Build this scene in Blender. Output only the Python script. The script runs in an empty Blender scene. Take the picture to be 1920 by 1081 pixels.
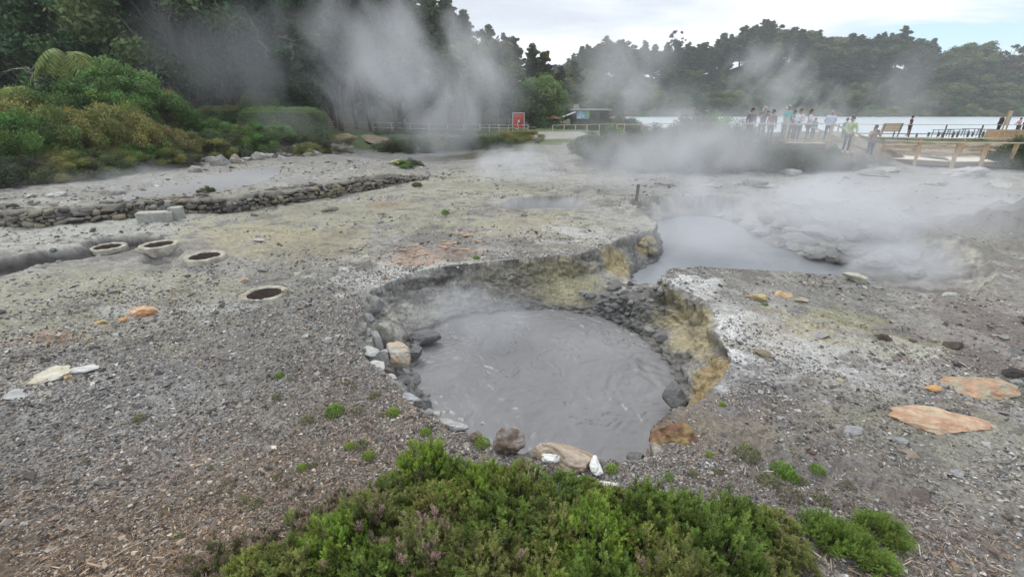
import bpy, bmesh, math, random, time
import numpy as np
from mathutils import Vector, Matrix, Quaternion
T0 = time.time()
def log(*a): print('[%.1fs]' % (time.time() - T0), *a)
rad = math.radians
sc = bpy.context.scene
COL = sc.collection

# ------------------------------------------------------------------ camera
F = 850.0                      # focal length in pixels of the 1920 px wide photograph
PITCH = rad(22.1)
EYE = np.array([0.0, 0.0, 3.3])
cd = bpy.data.cameras.new('camera'); cam = bpy.data.objects.new('camera', cd); COL.objects.link(cam)
cam.location = EYE; cam.rotation_euler = (rad(90) - PITCH, 0, 0)
cd.sensor_width = 36; cd.lens = F / 1920 * 36; cd.clip_start = 0.1; cd.clip_end = 5000
sc.camera = cam
# ------------------------------------------------------------------ world, sun, exposure
SUN_EL, SUN_AZ = rad(52), rad(-35)     # azimuth from +Y towards +X
w = bpy.data.worlds.new('World'); sc.world = w; w.use_nodes = True
nt = w.node_tree; N = nt.nodes; Lk = nt.links; N.clear()
def nd(nodes, t, **kw):
    n = nodes.new(t)
    for k, v in kw.items(): setattr(n, k, v)
    return n
out = nd(N, 'ShaderNodeOutputWorld'); bg = nd(N, 'ShaderNodeBackground')
sky = nd(N, 'ShaderNodeTexSky', sky_type='NISHITA', sun_disc=False, sun_elevation=SUN_EL, sun_rotation=SUN_AZ, altitude=300)
skm = nd(N, 'ShaderNodeMix', data_type='RGBA', blend_type='MULTIPLY'); skm.inputs[0].default_value = 1
Lk.new(sky.outputs[0], skm.inputs[6]); skm.inputs[7].default_value = (0.12, 0.135, 0.155, 1)
tc = nd(N, 'ShaderNodeTexCoord'); sep = nd(N, 'ShaderNodeSeparateXYZ'); Lk.new(tc.outputs['Generated'], sep.inputs[0])
def wmath(op, a, b=None, c=None, clamp=False):
    n = nd(N, 'ShaderNodeMath', operation=op, use_clamp=clamp)
    for i, v in enumerate((a, b, c)):
        if v is None: continue
        if isinstance(v, (int, float)): n.inputs[i].default_value = v
        else: Lk.new(v, n.inputs[i])
    return n.outputs[0]
zc = wmath('ADD', wmath('MAXIMUM', sep.outputs[2], 0.0), 0.13)
cx = wmath('DIVIDE', sep.outputs[0], zc); cy = wmath('DIVIDE', sep.outputs[1], zc)
cmb = nd(N, 'ShaderNodeCombineXYZ'); Lk.new(cx, cmb.inputs[0]); Lk.new(cy, cmb.inputs[1])
mp = nd(N, 'ShaderNodeMapping'); mp.inputs['Scale'].default_value = (0.55, 1.0, 1); mp.inputs['Rotation'].default_value = (0, 0, rad(-14)); mp.inputs['Location'].default_value = (3.1, 1.7, 0)
Lk.new(cmb.outputs[0], mp.inputs[0])
n1 = nd(N, 'ShaderNodeTexNoise'); n1.inputs['Scale'].default_value = 0.75; n1.inputs['Detail'].default_value = 7; n1.inputs['Roughness'].default_value = 0.52; n1.inputs['Distortion'].default_value = 0.35
Lk.new(mp.outputs[0], n1.inputs[0])
n2 = nd(N, 'ShaderNodeTexNoise'); n2.inputs['Scale'].default_value = 0.35; n2.inputs['Detail'].default_value = 4
mp2 = nd(N, 'ShaderNodeMapping'); mp2.inputs['Location'].default_value = (9.3, 4.1, 0); Lk.new(mp.outputs[0], mp2.inputs[0]); Lk.new(mp2.outputs[0], n2.inputs[0])
cr = nd(N, 'ShaderNodeValToRGB'); Lk.new(n1.outputs[0], cr.inputs[0])
e = cr.color_ramp.elements
e[0].position = 0.38; e[0].color = (0.53, 0.58, 0.65, 1)
e[1].position = 0.61; e[1].color = (.94, .96, .99, 1)
m_ = cr.color_ramp.elements.new(0.5); m_.color = (0.72, 0.765, 0.83, 1)
# overcast skies brighten towards the zenith
zen = wmath('ADD', 1.0, wmath('MULTIPLY', wmath('POWER', wmath('MAXIMUM', sep.outputs[2], 0.0), 1.3), 0.55))
cm = nd(N, 'ShaderNodeMix', data_type='RGBA', blend_type='MULTIPLY'); cm.inputs[0].default_value = 1
Lk.new(cr.outputs[0], cm.inputs[6]); Lk.new(zen, cm.inputs[7])
# gaps of blue only low in the right part of the sky
gap = wmath('MULTIPLY', wmath('MULTIPLY', wmath('SUBTRACT', sep.outputs[0], 0.50), 9.0, clamp=True), wmath('MULTIPLY', wmath('SUBTRACT', 0.515, n1.outputs[0]), 14.0, clamp=True), clamp=True)
mx = nd(N, 'ShaderNodeMix', data_type='RGBA'); Lk.new(gap, mx.inputs[0]); Lk.new(cm.outputs[2], mx.inputs[6]); Lk.new(skm.outputs[2], mx.inputs[7])
Lk.new(mx.outputs[2], bg.inputs[0]); bg.inputs[1].default_value = 1.0; Lk.new(bg.outputs[0], out.inputs[0])

sl = bpy.data.lights.new('sun', 'SUN'); sun = bpy.data.objects.new('sun', sl); COL.objects.link(sun)
sl.energy = 1.1; sl.angle = rad(16); sl.color = (1.0, 0.96, 0.90)
sd = Vector((math.sin(SUN_AZ) * math.cos(SUN_EL), math.cos(SUN_AZ) * math.cos(SUN_EL), math.sin(SUN_EL)))
sun.rotation_euler = (-sd).to_track_quat('-Z', 'Y').to_euler(); sun.location = sd * 60
sc.view_settings.view_transform = 'Standard'; sc.view_settings.look = 'None'
sc.view_settings.exposure = 0.45; sc.view_settings.gamma = 1.0
sc.cycles.use_denoising = True
sc.cycles.volume_bounces = 1; sc.cycles.max_bounces = 5; sc.cycles.diffuse_bounces = 3; sc.cycles.transparent_max_bounces = 16
sc.cycles.sample_clamp_indirect = 4
sc.cycles.volume_step_rate = 1.0; sc.cycles.volume_max_steps = 128

# ------------------------------------------------------------------ projection helpers (photo pixels <-> world)
CP, SP = math.cos(PITCH), math.sin(PITCH)
def ray(px, py):
    u = (px - 960) / F; v = (540 - py) / F
    return np.array([u, CP + v * SP, -SP + v * CP])
def at(px, py, z=0.0):
    d = ray(px, py); t = (z - EYE[2]) / d[2]
    if t < 0: t = 1e4
    return EYE + d * t
def at_y(px, py, Y):
    d = ray(px, py); return EYE + d * (Y / d[1])
def proj(P):
    q = np.asarray(P, float) - EYE
    dep = q[..., 1] * CP - q[..., 2] * SP; up = q[..., 1] * SP + q[..., 2] * CP
    return 960 + F * q[..., 0] / dep, 540 - F * up / dep
def stand(px, py, top_y, h):
    """feet position of an upright thing of height h whose foot is seen at (px,py) and whose top is seen at row top_y"""
    lo, hi = 0.5, 400.0
    d = ray(px, py)
    for _ in range(50):
        t = (lo + hi) / 2; P = EYE + d * t
        y = proj(P + np.array([0, 0, h]))[1]
        if y < top_y: lo = t
        else: hi = t
    return EYE + d * t

# ------------------------------------------------------------------ numpy noise
def _h(ix, iy, iz, seed):
    n = (ix.astype(np.uint32) * np.uint32(374761393) + iy.astype(np.uint32) * np.uint32(668265263) + iz.astype(np.uint32) * np.uint32(2147483647 - 104729) + np.uint32(seed * 1013 + 17))
    n = (n ^ (n >> np.uint32(13))) * np.uint32(1274126177)
    n = n ^ (n >> np.uint32(16))
    return (n & np.uint32(0xffff)).astype(np.float32) / 65535.0
def noise2(x, y, seed=0):
    xi = np.floor(x).astype(np.int64); yi = np.floor(y).astype(np.int64)
    fx = (x - xi).astype(np.float32); fy = (y - yi).astype(np.float32)
    fx = fx * fx * fx * (fx * (fx * 6 - 15) + 10); fy = fy * fy * fy * (fy * (fy * 6 - 15) + 10)
    z = np.zeros_like(xi)
    a = _h(xi, yi, z, seed); b = _h(xi + 1, yi, z, seed); c = _h(xi, yi + 1, z, seed); d = _h(xi + 1, yi + 1, z, seed)
    return (a + (b - a) * fx) * (1 - fy) + (c + (d - c) * fx) * fy
def fbm2(x, y, seed=0, o=5, g=0.5, l=2.03):
    s = 0; a = 1.0; t = 0
    for i in range(o):
        ca, sa = math.cos(i * 1.1), math.sin(i * 1.1)
        s = s + a * noise2((x * ca - y * sa) * l ** i + i * 17.3, (x * sa + y * ca) * l ** i + i * 7.7, seed + i * 31); t += a; a *= g
    return s / t
def noise3(x, y, z, seed=0):
    xi = np.floor(x).astype(np.int64); yi = np.floor(y).astype(np.int64); zi = np.floor(z).astype(np.int64)
    fx = (x - xi).astype(np.float32); fy = (y - yi).astype(np.float32); fz = (z - zi).astype(np.float32)
    fx = fx * fx * (3 - 2 * fx); fy = fy * fy * (3 - 2 * fy); fz = fz * fz * (3 - 2 * fz)
    def pl(k):
        a = _h(xi, yi, zi + k, seed); b = _h(xi + 1, yi, zi + k, seed); c = _h(xi, yi + 1, zi + k, seed); d = _h(xi + 1, yi + 1, zi + k, seed)
        return (a + (b - a) * fx) * (1 - fy) + (c + (d - c) * fx) * fy
    return pl(0) * (1 - fz) + pl(1) * fz
def fbm3(x, y, z, seed=0, o=4, g=0.5):
    s = 0; a = 1.0; t = 0
    for i in range(o):
        f = 2.03 ** i
        s = s + a * noise3(x * f + i * 3.1, y * f + i * 5.7, z * f + i * 9.2, seed + i * 31); t += a; a *= g
    return s / t
def sstep(a, b, x):
    t = np.clip((x - a) / (b - a), 0, 1); return t * t * (3 - 2 * t)
def seg_dist(x, y, poly, closed=True):
    d = np.full(x.shape, 1e9, np.float64); n = len(poly)
    for i in range(n if closed else n - 1):
        ax, ay = poly[i]; bx, by = poly[(i + 1) % n]
        vx, vy = bx - ax, by - ay; L = vx * vx + vy * vy + 1e-12
        t = np.clip(((x - ax) * vx + (y - ay) * vy) / L, 0, 1)
        d = np.minimum(d, (x - ax - t * vx) ** 2 + (y - ay - t * vy) ** 2)
    return np.sqrt(d)
def inside(x, y, poly):
    r = np.zeros(x.shape, bool); n = len(poly)
    for i in range(n):
        ax, ay = poly[i]; bx, by = poly[(i + 1) % n]
        if ay == by: continue
        r ^= ((ay > y) != (by > y)) & (x < (bx - ax) * (y - ay) / (by - ay) + ax)
    return r
def sdist(x, y, poly):      # positive inside
    d = seg_dist(x, y, poly); return np.where(inside(x, y, poly), d, -d)
def smooth_poly(pts, it=2, closed=True):
    p = [tuple(q) for q in pts]
    for _ in range(it):
        q = []; n = len(p)
        for i in range(n if closed else n - 1):
            a, b = p[i], p[(i + 1) % n]
            q += [(a[0] * .75 + b[0] * .25, a[1] * .75 + b[1] * .25), (a[0] * .25 + b[0] * .75, a[1] * .25 + b[1] * .75)]
        if not closed: q = [p[0]] + q + [p[-1]]
        p = q
    return p
def gpoly(pix, z=0.0, it=1, closed=True):
    return smooth_poly([tuple(at(a, b, z)[:2]) for a, b in pix], it, closed)

# ------------------------------------------------------------------ object helpers
def tag(o, label=None, cat=None, group=None, kind=None):
    if label: o['label'] = label
    if cat: o['category'] = cat
    if group: o['group'] = group
    if kind: o['kind'] = kind
    return o
def empty(name, loc=(0, 0, 0), rz=0.0, label=None, cat=None, group=None):
    o = bpy.data.objects.new(name, None); COL.objects.link(o)
    o.location = [float(v) for v in loc]; o.rotation_euler = (0, 0, rz); o.empty_display_size = 0.2
    return tag(o, label, cat, group)
def mesh_np(name, V, Fc, mat, parent=None, col=None, smooth=False, attrs=None):
    """V (n,3); Fc (m,k) int array or list of such arrays"""
    V = np.asarray(V, np.float32)
    FL = Fc if isinstance(Fc, list) else [Fc]
    me = bpy.data.meshes.new(name)
    tot = sum(f.shape[0] for f in FL); li = np.concatenate([f.ravel() for f in FL]).astype(np.int32)
    cnt = np.concatenate([np.full(f.shape[0], f.shape[1], np.int32) for f in FL])
    st = np.concatenate([[0], np.cumsum(cnt)[:-1]]).astype(np.int32)
    me.vertices.add(len(V)); me.vertices.foreach_set('co', V.ravel())
    me.loops.add(len(li)); me.loops.foreach_set('vertex_index', li)
    me.polygons.add(tot); me.polygons.foreach_set('loop_start', st); me.polygons.foreach_set('loop_total', cnt)
    me.update(calc_edges=True)
    if smooth: me.polygons.foreach_set('use_smooth', np.ones(tot, bool))
    else: me.polygons.foreach_set('use_smooth', np.zeros(tot, bool))
    if col is not None:
        a = me.color_attributes.new('Col', 'FLOAT_COLOR', 'POINT')
        c = np.ones((len(V), 4), np.float32); c[:, :3] = col
        a.data.foreach_set('color', c.ravel())
    for k, v in (attrs or {}).items():
        a = me.attributes.new(k, 'FLOAT', 'POINT'); a.data.foreach_set('value', np.asarray(v, np.float32))
    if mat: me.materials.append(mat)
    o = bpy.data.objects.new(name, me); COL.objects.link(o)
    if parent: o.parent = parent
    return o
class MB:
    """collects boxes, bars, tubes, blobs -> ONE mesh object"""
    def __init__(s): s.v = []; s.f = []; s.n = 0
    def add(s, V, Fs):
        s.v.append(np.asarray(V, float)); s.f += [tuple(int(i) + s.n for i in f) for f in Fs]; s.n += len(V)
    def box(s, c, d, R=None, jit=0.0):
        V = np.array([[x, y, z] for x in (-.5, .5) for y in (-.5, .5) for z in (-.5, .5)]) * np.array(d)
        if jit: V = V + RNG.normal(0, jit, V.shape) * np.array(d)
        if R is not None: V = V @ np.array(R).T
        s.add(V + np.array(c), [(0, 1, 3, 2), (4, 6, 7, 5), (0, 4, 5, 1), (2, 3, 7, 6), (0, 2, 6, 4), (1, 5, 7, 3)])
    def bar(s, a, b, wd, ht):
        a = np.array(a, float); b = np.array(b, float); d = b - a; L = np.linalg.norm(d); d /= L
        up = np.array([0, 0, 1.0]) if abs(d[2]) < .9 else np.array([0, 1.0, 0])
        x = np.cross(up, d); x /= np.linalg.norm(x); u = np.cross(d, x)
        s.box((a + b) / 2, (wd, ht, L), np.stack([x, u, d], 1))
    def tube(s, pts, rs, n=8, cap=True):
        pts = [np.array(p, float) for p in pts]; V = []; Fs = []
        for i, p in enumerate(pts):
            d = pts[min(i + 1, len(pts) - 1)] - pts[max(i - 1, 0)]; d = d / (np.linalg.norm(d) + 1e-9)
            up = np.array([0, 0, 1.0]) if abs(d[2]) < .9 else np.array([0, 1.0, 0])
            x = np.cross(up, d); x /= np.linalg.norm(x); u = np.cross(d, x)
            for k in range(n):
                t = 2 * math.pi * k / n; V.append(p + rs[i] * (math.cos(t) * x + math.sin(t) * u))
        for i in range(len(pts) - 1):
            for k in range(n): Fs.append((i * n + k, i * n + (k + 1) % n, (i + 1) * n + (k + 1) % n, (i + 1) * n + k))
        if cap: Fs.append(tuple(range(n - 1, -1, -1))); Fs.append(tuple((len(pts) - 1) * n + k for k in range(n)))
        s.add(V, Fs)
    def build(s, name, mat, parent=None, smooth=False, bevel=0.0):
        me = bpy.data.meshes.new(name); me.from_pydata([tuple(v) for v in np.concatenate(s.v)], [], s.f); me.update()
        if smooth: me.polygons.foreach_set('use_smooth', [True] * len(me.polygons))
        if mat: me.materials.append(mat)
        o = bpy.data.objects.new(name, me); COL.objects.link(o)
        if parent: o.parent = parent
        if bevel:
            m = o.modifiers.new('bevel', 'BEVEL'); m.width = bevel; m.segments = 1; m.limit_method = 'ANGLE'
        return o
RNG = np.random.default_rng(7); random.seed(7)

# ------------------------------------------------------------------ materials
def mat(name, color=(.5, .5, .5), rough=0.8, attr=False, spec=0.3, var=0.0, vscale=5.0, bump=0.0, bscale=30.0, objvar=0.0, detail=6, trans=0.0, coord='Object', color2=None, stretch=None):
    m = bpy.data.materials.new(name); m.use_nodes = True; t = m.node_tree; n = t.nodes; l = t.links
    b = n['Principled BSDF']; b.inputs['Roughness'].default_value = rough; b.inputs['Specular IOR Level'].default_value = spec
    if attr:
        a = n.new('ShaderNodeVertexColor'); a.layer_name = 'Col'; c = a.outputs[0]
    else:
        r = n.new('ShaderNodeRGB'); r.outputs[0].default_value = (*color, 1); c = r.outputs[0]
    tcn = n.new('ShaderNodeTexCoord'); co = tcn.outputs[coord]
    if stretch:
        mpn = n.new('ShaderNodeMapping'); mpn.inputs['Scale'].default_value = stretch; l.new(co, mpn.inputs[0]); co = mpn.outputs[0]
    if var or color2:
        x = n.new('ShaderNodeTexNoise'); x.inputs['Scale'].default_value = vscale; x.inputs['Detail'].default_value = detail; x.inputs['Roughness'].default_value = .65
        l.new(co, x.inputs[0])
        if color2:
            rp = n.new('ShaderNodeMapRange'); rp.inputs[1].default_value = .42; rp.inputs[2].default_value = .6; l.new(x.outputs[0], rp.inputs[0])
            mm = n.new('ShaderNodeMix'); mm.data_type = 'RGBA'; l.new(rp.outputs[0], mm.inputs[0]); l.new(c, mm.inputs[6]); mm.inputs[7].default_value = (*color2, 1); c = mm.outputs[2]
        if var:
            rp = n.new('ShaderNodeMapRange'); rp.inputs[1].default_value = .25; rp.inputs[2].default_value = .75; rp.inputs[3].default_value = 1 - var; rp.inputs[4].default_value = 1 + var; l.new(x.outputs[0], rp.inputs[0])
            mm = n.new('ShaderNodeMix'); mm.data_type = 'RGBA'; mm.blend_type = 'MULTIPLY'; mm.inputs[0].default_value = 1; l.new(c, mm.inputs[6]); l.new(rp.outputs[0], mm.inputs[7]); c = mm.outputs[2]
    if objvar:
        oi = n.new('ShaderNodeObjectInfo'); h = n.new('ShaderNodeHueSaturation')
        r1 = n.new('ShaderNodeMapRange'); r1.inputs[3].default_value = 1 - objvar; r1.inputs[4].default_value = 1 + objvar; l.new(oi.outputs['Random'], r1.inputs[0]); l.new(r1.outputs[0], h.inputs['Value'])
        mo = n.new('ShaderNodeMath'); mo.operation = 'FRACT'; mu = n.new('ShaderNodeMath'); mu.operation = 'MULTIPLY'; mu.inputs[1].default_value = 7.31; l.new(oi.outputs['Random'], mu.inputs[0]); l.new(mu.outputs[0], mo.inputs[0])
        r2 = n.new('ShaderNodeMapRange'); r2.inputs[3].default_value = .5 - objvar * .08; r2.inputs[4].default_value = .5 + objvar * .08; l.new(mo.outputs[0], r2.inputs[0]); l.new(r2.outputs[0], h.inputs['Hue'])
        l.new(c, h.inputs['Color']); c = h.outputs[0]
    l.new(c, b.inputs['Base Color'])
    if bump:
        x2 = n.new('ShaderNodeTexNoise'); x2.inputs['Scale'].default_value = bscale; x2.inputs['Detail'].default_value = 5; l.new(co, x2.inputs[0])
        bp = n.new('ShaderNodeBump'); bp.inputs['Strength'].default_value = bump; bp.inputs['Distance'].default_value = 0.02; l.new(x2.outputs[0], bp.inputs['Height']); l.new(bp.outputs[0], b.inputs['Normal'])
    if trans:
        tr = n.new('ShaderNodeBsdfTranslucent'); l.new(c, tr.inputs[0]); ms = n.new('ShaderNodeMixShader'); ms.inputs[0].default_value = trans
        l.new(b.outputs[0], ms.inputs[1]); l.new(tr.outputs[0], ms.inputs[2]); l.new(ms.outputs[0], n['Material Output'].inputs[0])
    return m
# ================================================================== TERRAIN (the setting)
MUD_Z, WAT_Z = -0.85, -0.6
RIM = gpoly([(686,560),(700,543),(735,530),(768,516),(800,508),(850,506),(900,500),(980,492),(1060,488),(1100,482),(1130,472),(1160,458),(1200,440),(1232,434),(1226,416),(1208,402),(1190,390),(1172,380),(1200,373),(1245,370),(1320,371),(1385,377),(1430,388),(1462,402),(1500,405),(1580,412),(1650,424),(1740,444),(1830,474),(1870,510),(1850,545),(1760,560),(1690,545),(1620,527),(1560,515),(1500,511),(1400,508),(1320,506),(1262,509),(1248,520),(1236,532),(1268,546),(1300,562),(1330,580),(1340,608),(1348,640),(1366,672),(1358,704),(1328,740),(1298,768),(1262,790),(1240,815),(1238,858),(1190,862),(1130,858),(1060,846),(1010,845),(985,862),(940,838),(880,806),(800,775),(768,748),(738,722),(700,700),(668,655),(664,622),(682,600)], 0, 1)
MUDP = gpoly([(776,642),(800,628),(860,598),(930,584),(1010,580),(1080,585),(1140,600),(1186,627),(1218,652),(1240,678),(1256,703),(1264,728),(1254,760),(1236,790),(1226,830),(1200,870),(1100,900),(1000,890),(900,850),(830,810),(800,770),(796,738),(784,702),(774,672)], MUD_Z, 2)
WATP = gpoly([(1236,412),(1290,404),(1345,407),(1385,425),(1415,446),(1450,465),(1500,482),(1560,500),(1605,512),(1640,530),(1630,560),(1600,570),(1500,575),(1400,575),(1300,560),(1230,532),(1195,530),(1190,520),(1215,500),(1243,478),(1240,460),(1236,440)], WAT_Z, 2)
PIT3 = gpoly([(905,384),(940,372),(1000,364),(1060,363),(1105,372),(1118,384),(1080,392),(1000,394),(930,392)], 0, 2)
TR1 = gpoly([(-120,492),(20,488),(100,470),(150,462),(165,450),(200,440),(260,437),(318,439),(306,452),(255,468),(200,476),(150,484),(90,502),(10,520),(-120,545)], 0, 1)
TR2 = gpoly([(255,493),(268,478),(320,470),(362,472),(350,484),(310,497),(262,500)], 0, 1)
WALLPX = [(-260,420),(-60,425),(60,432),(130,424),(200,414),(262,408),(345,402),(420,396),(490,388),(560,378),(640,366),(700,352),(760,345),(800,334)]
WALLP = gpoly(WALLPX, 0, 1, closed=False)
TERR = WALLP + [tuple(at(a, b)[:2]) for a, b in [(835,318),(720,300),(600,292),(400,284),(0,284),(-700,300)]]
BANK = gpoly([(-500,372),(-100,360),(40,350),(170,338),(250,328),(330,318),(380,304),(430,296),(520,292),(600,284),(650,272),(700,262),(720,248),(560,238),(200,238),(-700,238)], 0.4, 1)
MOUND = at(1965, 445)[:2]
def colr(*c): return np.array(c, np.float32)
def base_h(x, y):
    h = -0.2 * sstep(38, 70, y) - 1.3 * sstep(72, 92, y) + 0.10 * (fbm2(x * .35, y * .35, 3, 3) - .5) * 2
    r = np.hypot(x, y)
    h = h * sstep(1.5, 5, r)
    dw = seg_dist(x, y, WALLP, False); ins = inside(x, y, TERR)
    other = seg_dist(x, y, TERR[len(WALLP) - 1:] , False)
    h = h + np.where(ins, 0.42 * sstep(0.02, 0.22, dw) * sstep(0, 2.5, other), 0)
    sb = sdist(x, y, BANK)
    bn = fbm2(x * .8, y * .8, 21, 4)
    h = h + 0.75 * sstep(-0.2 + (bn - .5) * 1.6, 1.3, sb) + 0.5 * sstep(2, 7, sb)
    m = np.hypot((x - MOUND[0]) / 2.9, (y - MOUND[1]) / 2.2)
    h = h + 1.0 * sstep(1.0, 0.2, m + (fbm2(x * 1.2, y * 1.2, 5, 4) - .5) * .5)
    # heath bank in front of the far path and under the right-hand shrubs
    yb = 24 + 0.0 * x
    hb = sstep(25.0, 28.5, y + (fbm2(x * .3, y * .3, 8, 3) - .5) * 2.5)
    h = h + hb * (0.5 * sstep(-6, 2, x) + .65 * sstep(5, 9, x)) * sstep(62, 36, y) * sstep(24, 19.5, x - (y - 26) * .55)
    # water side: ground drops to the lake
    h = h - 1.9 * sstep(50, 66, y + (x - 30) * .12) * sstep(9, 20, x - (y - 60) * .1)
    # small erosion ledges, left foreground
    lg = fbm2(x * .5 + 3, y * 1.3, 12, 5)
    h = h + 0.045 * sstep(.50, .56, lg) * sstep(-2.5, -5, x) * sstep(14, 9, y) * sstep(3, 5, y) + 0.05 * sstep(.5, .53, fbm2(x * .7, y * 1.6, 14, 5)) * sstep(9, 13, y)
    return h
def ground_h(x, y, full=False):
    h = base_h(x, y)
    sr = sdist(x, y, RIM)
    wn = fbm2(x * 1.6, y * 1.6, 31, 4) - .5
    sr_n = sr + wn * .10
    dm = np.maximum(-sdist(x, y, MUDP), 0); dwt = np.maximum(-sdist(x, y, WATP), 0)
    s_in = np.maximum(sr_n, 0)
    tm = s_in / (s_in + dm + .02); tw = s_in / (s_in + dwt + .02)
    lip = .08 + .24 * sstep(.40, .62, fbm2(x * .9, y * .9, 78, 4))
    def prof(t, k): t = np.clip(t, 0, 1); return lip * sstep(0, .2, t) + (1 - lip) * t ** .92
    kk = 1.9 + 1.4 * (fbm2(x * 1.1, y * 1.1, 77, 3) - .5)
    wm = dwt / (dm + dwt + 1e-6)            # 1 = near the mud pool
    tgt = MUD_Z * wm + WAT_Z * (1 - wm) - .04
    # sill of dark rocks between the two pools
    cxx, cyy = at(1165, 575, -.5)[:2]
    sill = np.exp(-(((x - cxx) / .9) ** 2 + ((y - cyy) / .55) ** 2))
    tgt = tgt + sill * .32 * sstep(.02, .4, dm) * sstep(.02, .4, dwt)
    t = np.maximum(tm, tw)
    kk = np.where(wm < .5, 1.35, kk)
    pit = h + (tgt - h) * prof(t, kk)
    pit = np.where(dm <= 0, MUD_Z - .35, np.where(dwt <= 0, WAT_Z - .35, pit))
    hh = np.where(sr_n > 0, pit, h)
    hh = hh + np.where(sr_n > 0, 0, 0.07 * np.exp(-np.maximum(-sr_n, 0) / .35)) * sstep(4.5, 5.5, y)
    p3 = sdist(x, y, PIT3) + wn * .3
    hh = hh - 0.55 * sstep(0, .5, p3)
    t1 = sdist(x, y, TR1) + wn * .25; t2 = sdist(x, y, TR2) + wn * .2
    hh = hh - 0.30 * sstep(0, .24, t1) - 0.15 * sstep(0, .22, t2)
    for q, (_, _, R_) in zip(RINGP, RINGS):
        dd = np.hypot(x - q[0], y - q[1]); hh = np.where(dd < R_ - .05, hh - .42, hh + .05 * sstep(R_ + .35, R_, dd))
    pd = sdist(x, y, PUD)
    hh = np.where(pd > -.8, hh + (PUDZ - .03 - hh) * sstep(-.8, 0, pd), hh)
    if full: return hh, dict(sr=sr_n, dm=dm, dw=dwt, t=t, wm=wm, p3=p3, t1=t1, t2=t2)
    return hh
def gz(x, y):
    return float(ground_h(np.array([float(x)]), np.array([float(y)]))[0])
def gpt(px, py):
    if GRID is not None: return gpt2(px, py)
    return gpt1(px, py)
def gpt2(px, py):
    d = ray(px, py); t = np.geomspace(1.2, 130, 4000); Q = EYE[None] + d[None] * t[:, None]
    g = surf_z(Q[:, 0], Q[:, 1]); k = np.argmax(Q[:, 2] <= g)
    if Q[k, 2] > g[k]: k = len(t) - 1
    return np.array([Q[k, 0], Q[k, 1], g[k]])
def gpt1(px, py):
    """first point of the ground seen at a pixel (marched along the ray)"""
    d = ray(px, py); t = np.geomspace(1.2, 130, 2600); Q = EYE[None] + d[None] * t[:, None]
    g = ground_h(Q[:, 0], Q[:, 1]); k = np.argmax(Q[:, 2] <= g)
    if Q[k, 2] > g[k]: k = len(t) - 1
    return np.array([Q[k, 0], Q[k, 1], g[k]])
PUD = gpoly([(235,368),(300,348),(400,332),(470,316),(520,311),(508,330),(440,350),(340,370),(280,378)], .42, 2)
PUDZ = .40
RINGS = [(197, 447, .40), (301, 466, .40), (386, 488, .41), (495, 546, .40)]
RINGP = [at(a, b, .06)[:2] for a, b, c in RINGS]

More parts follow.
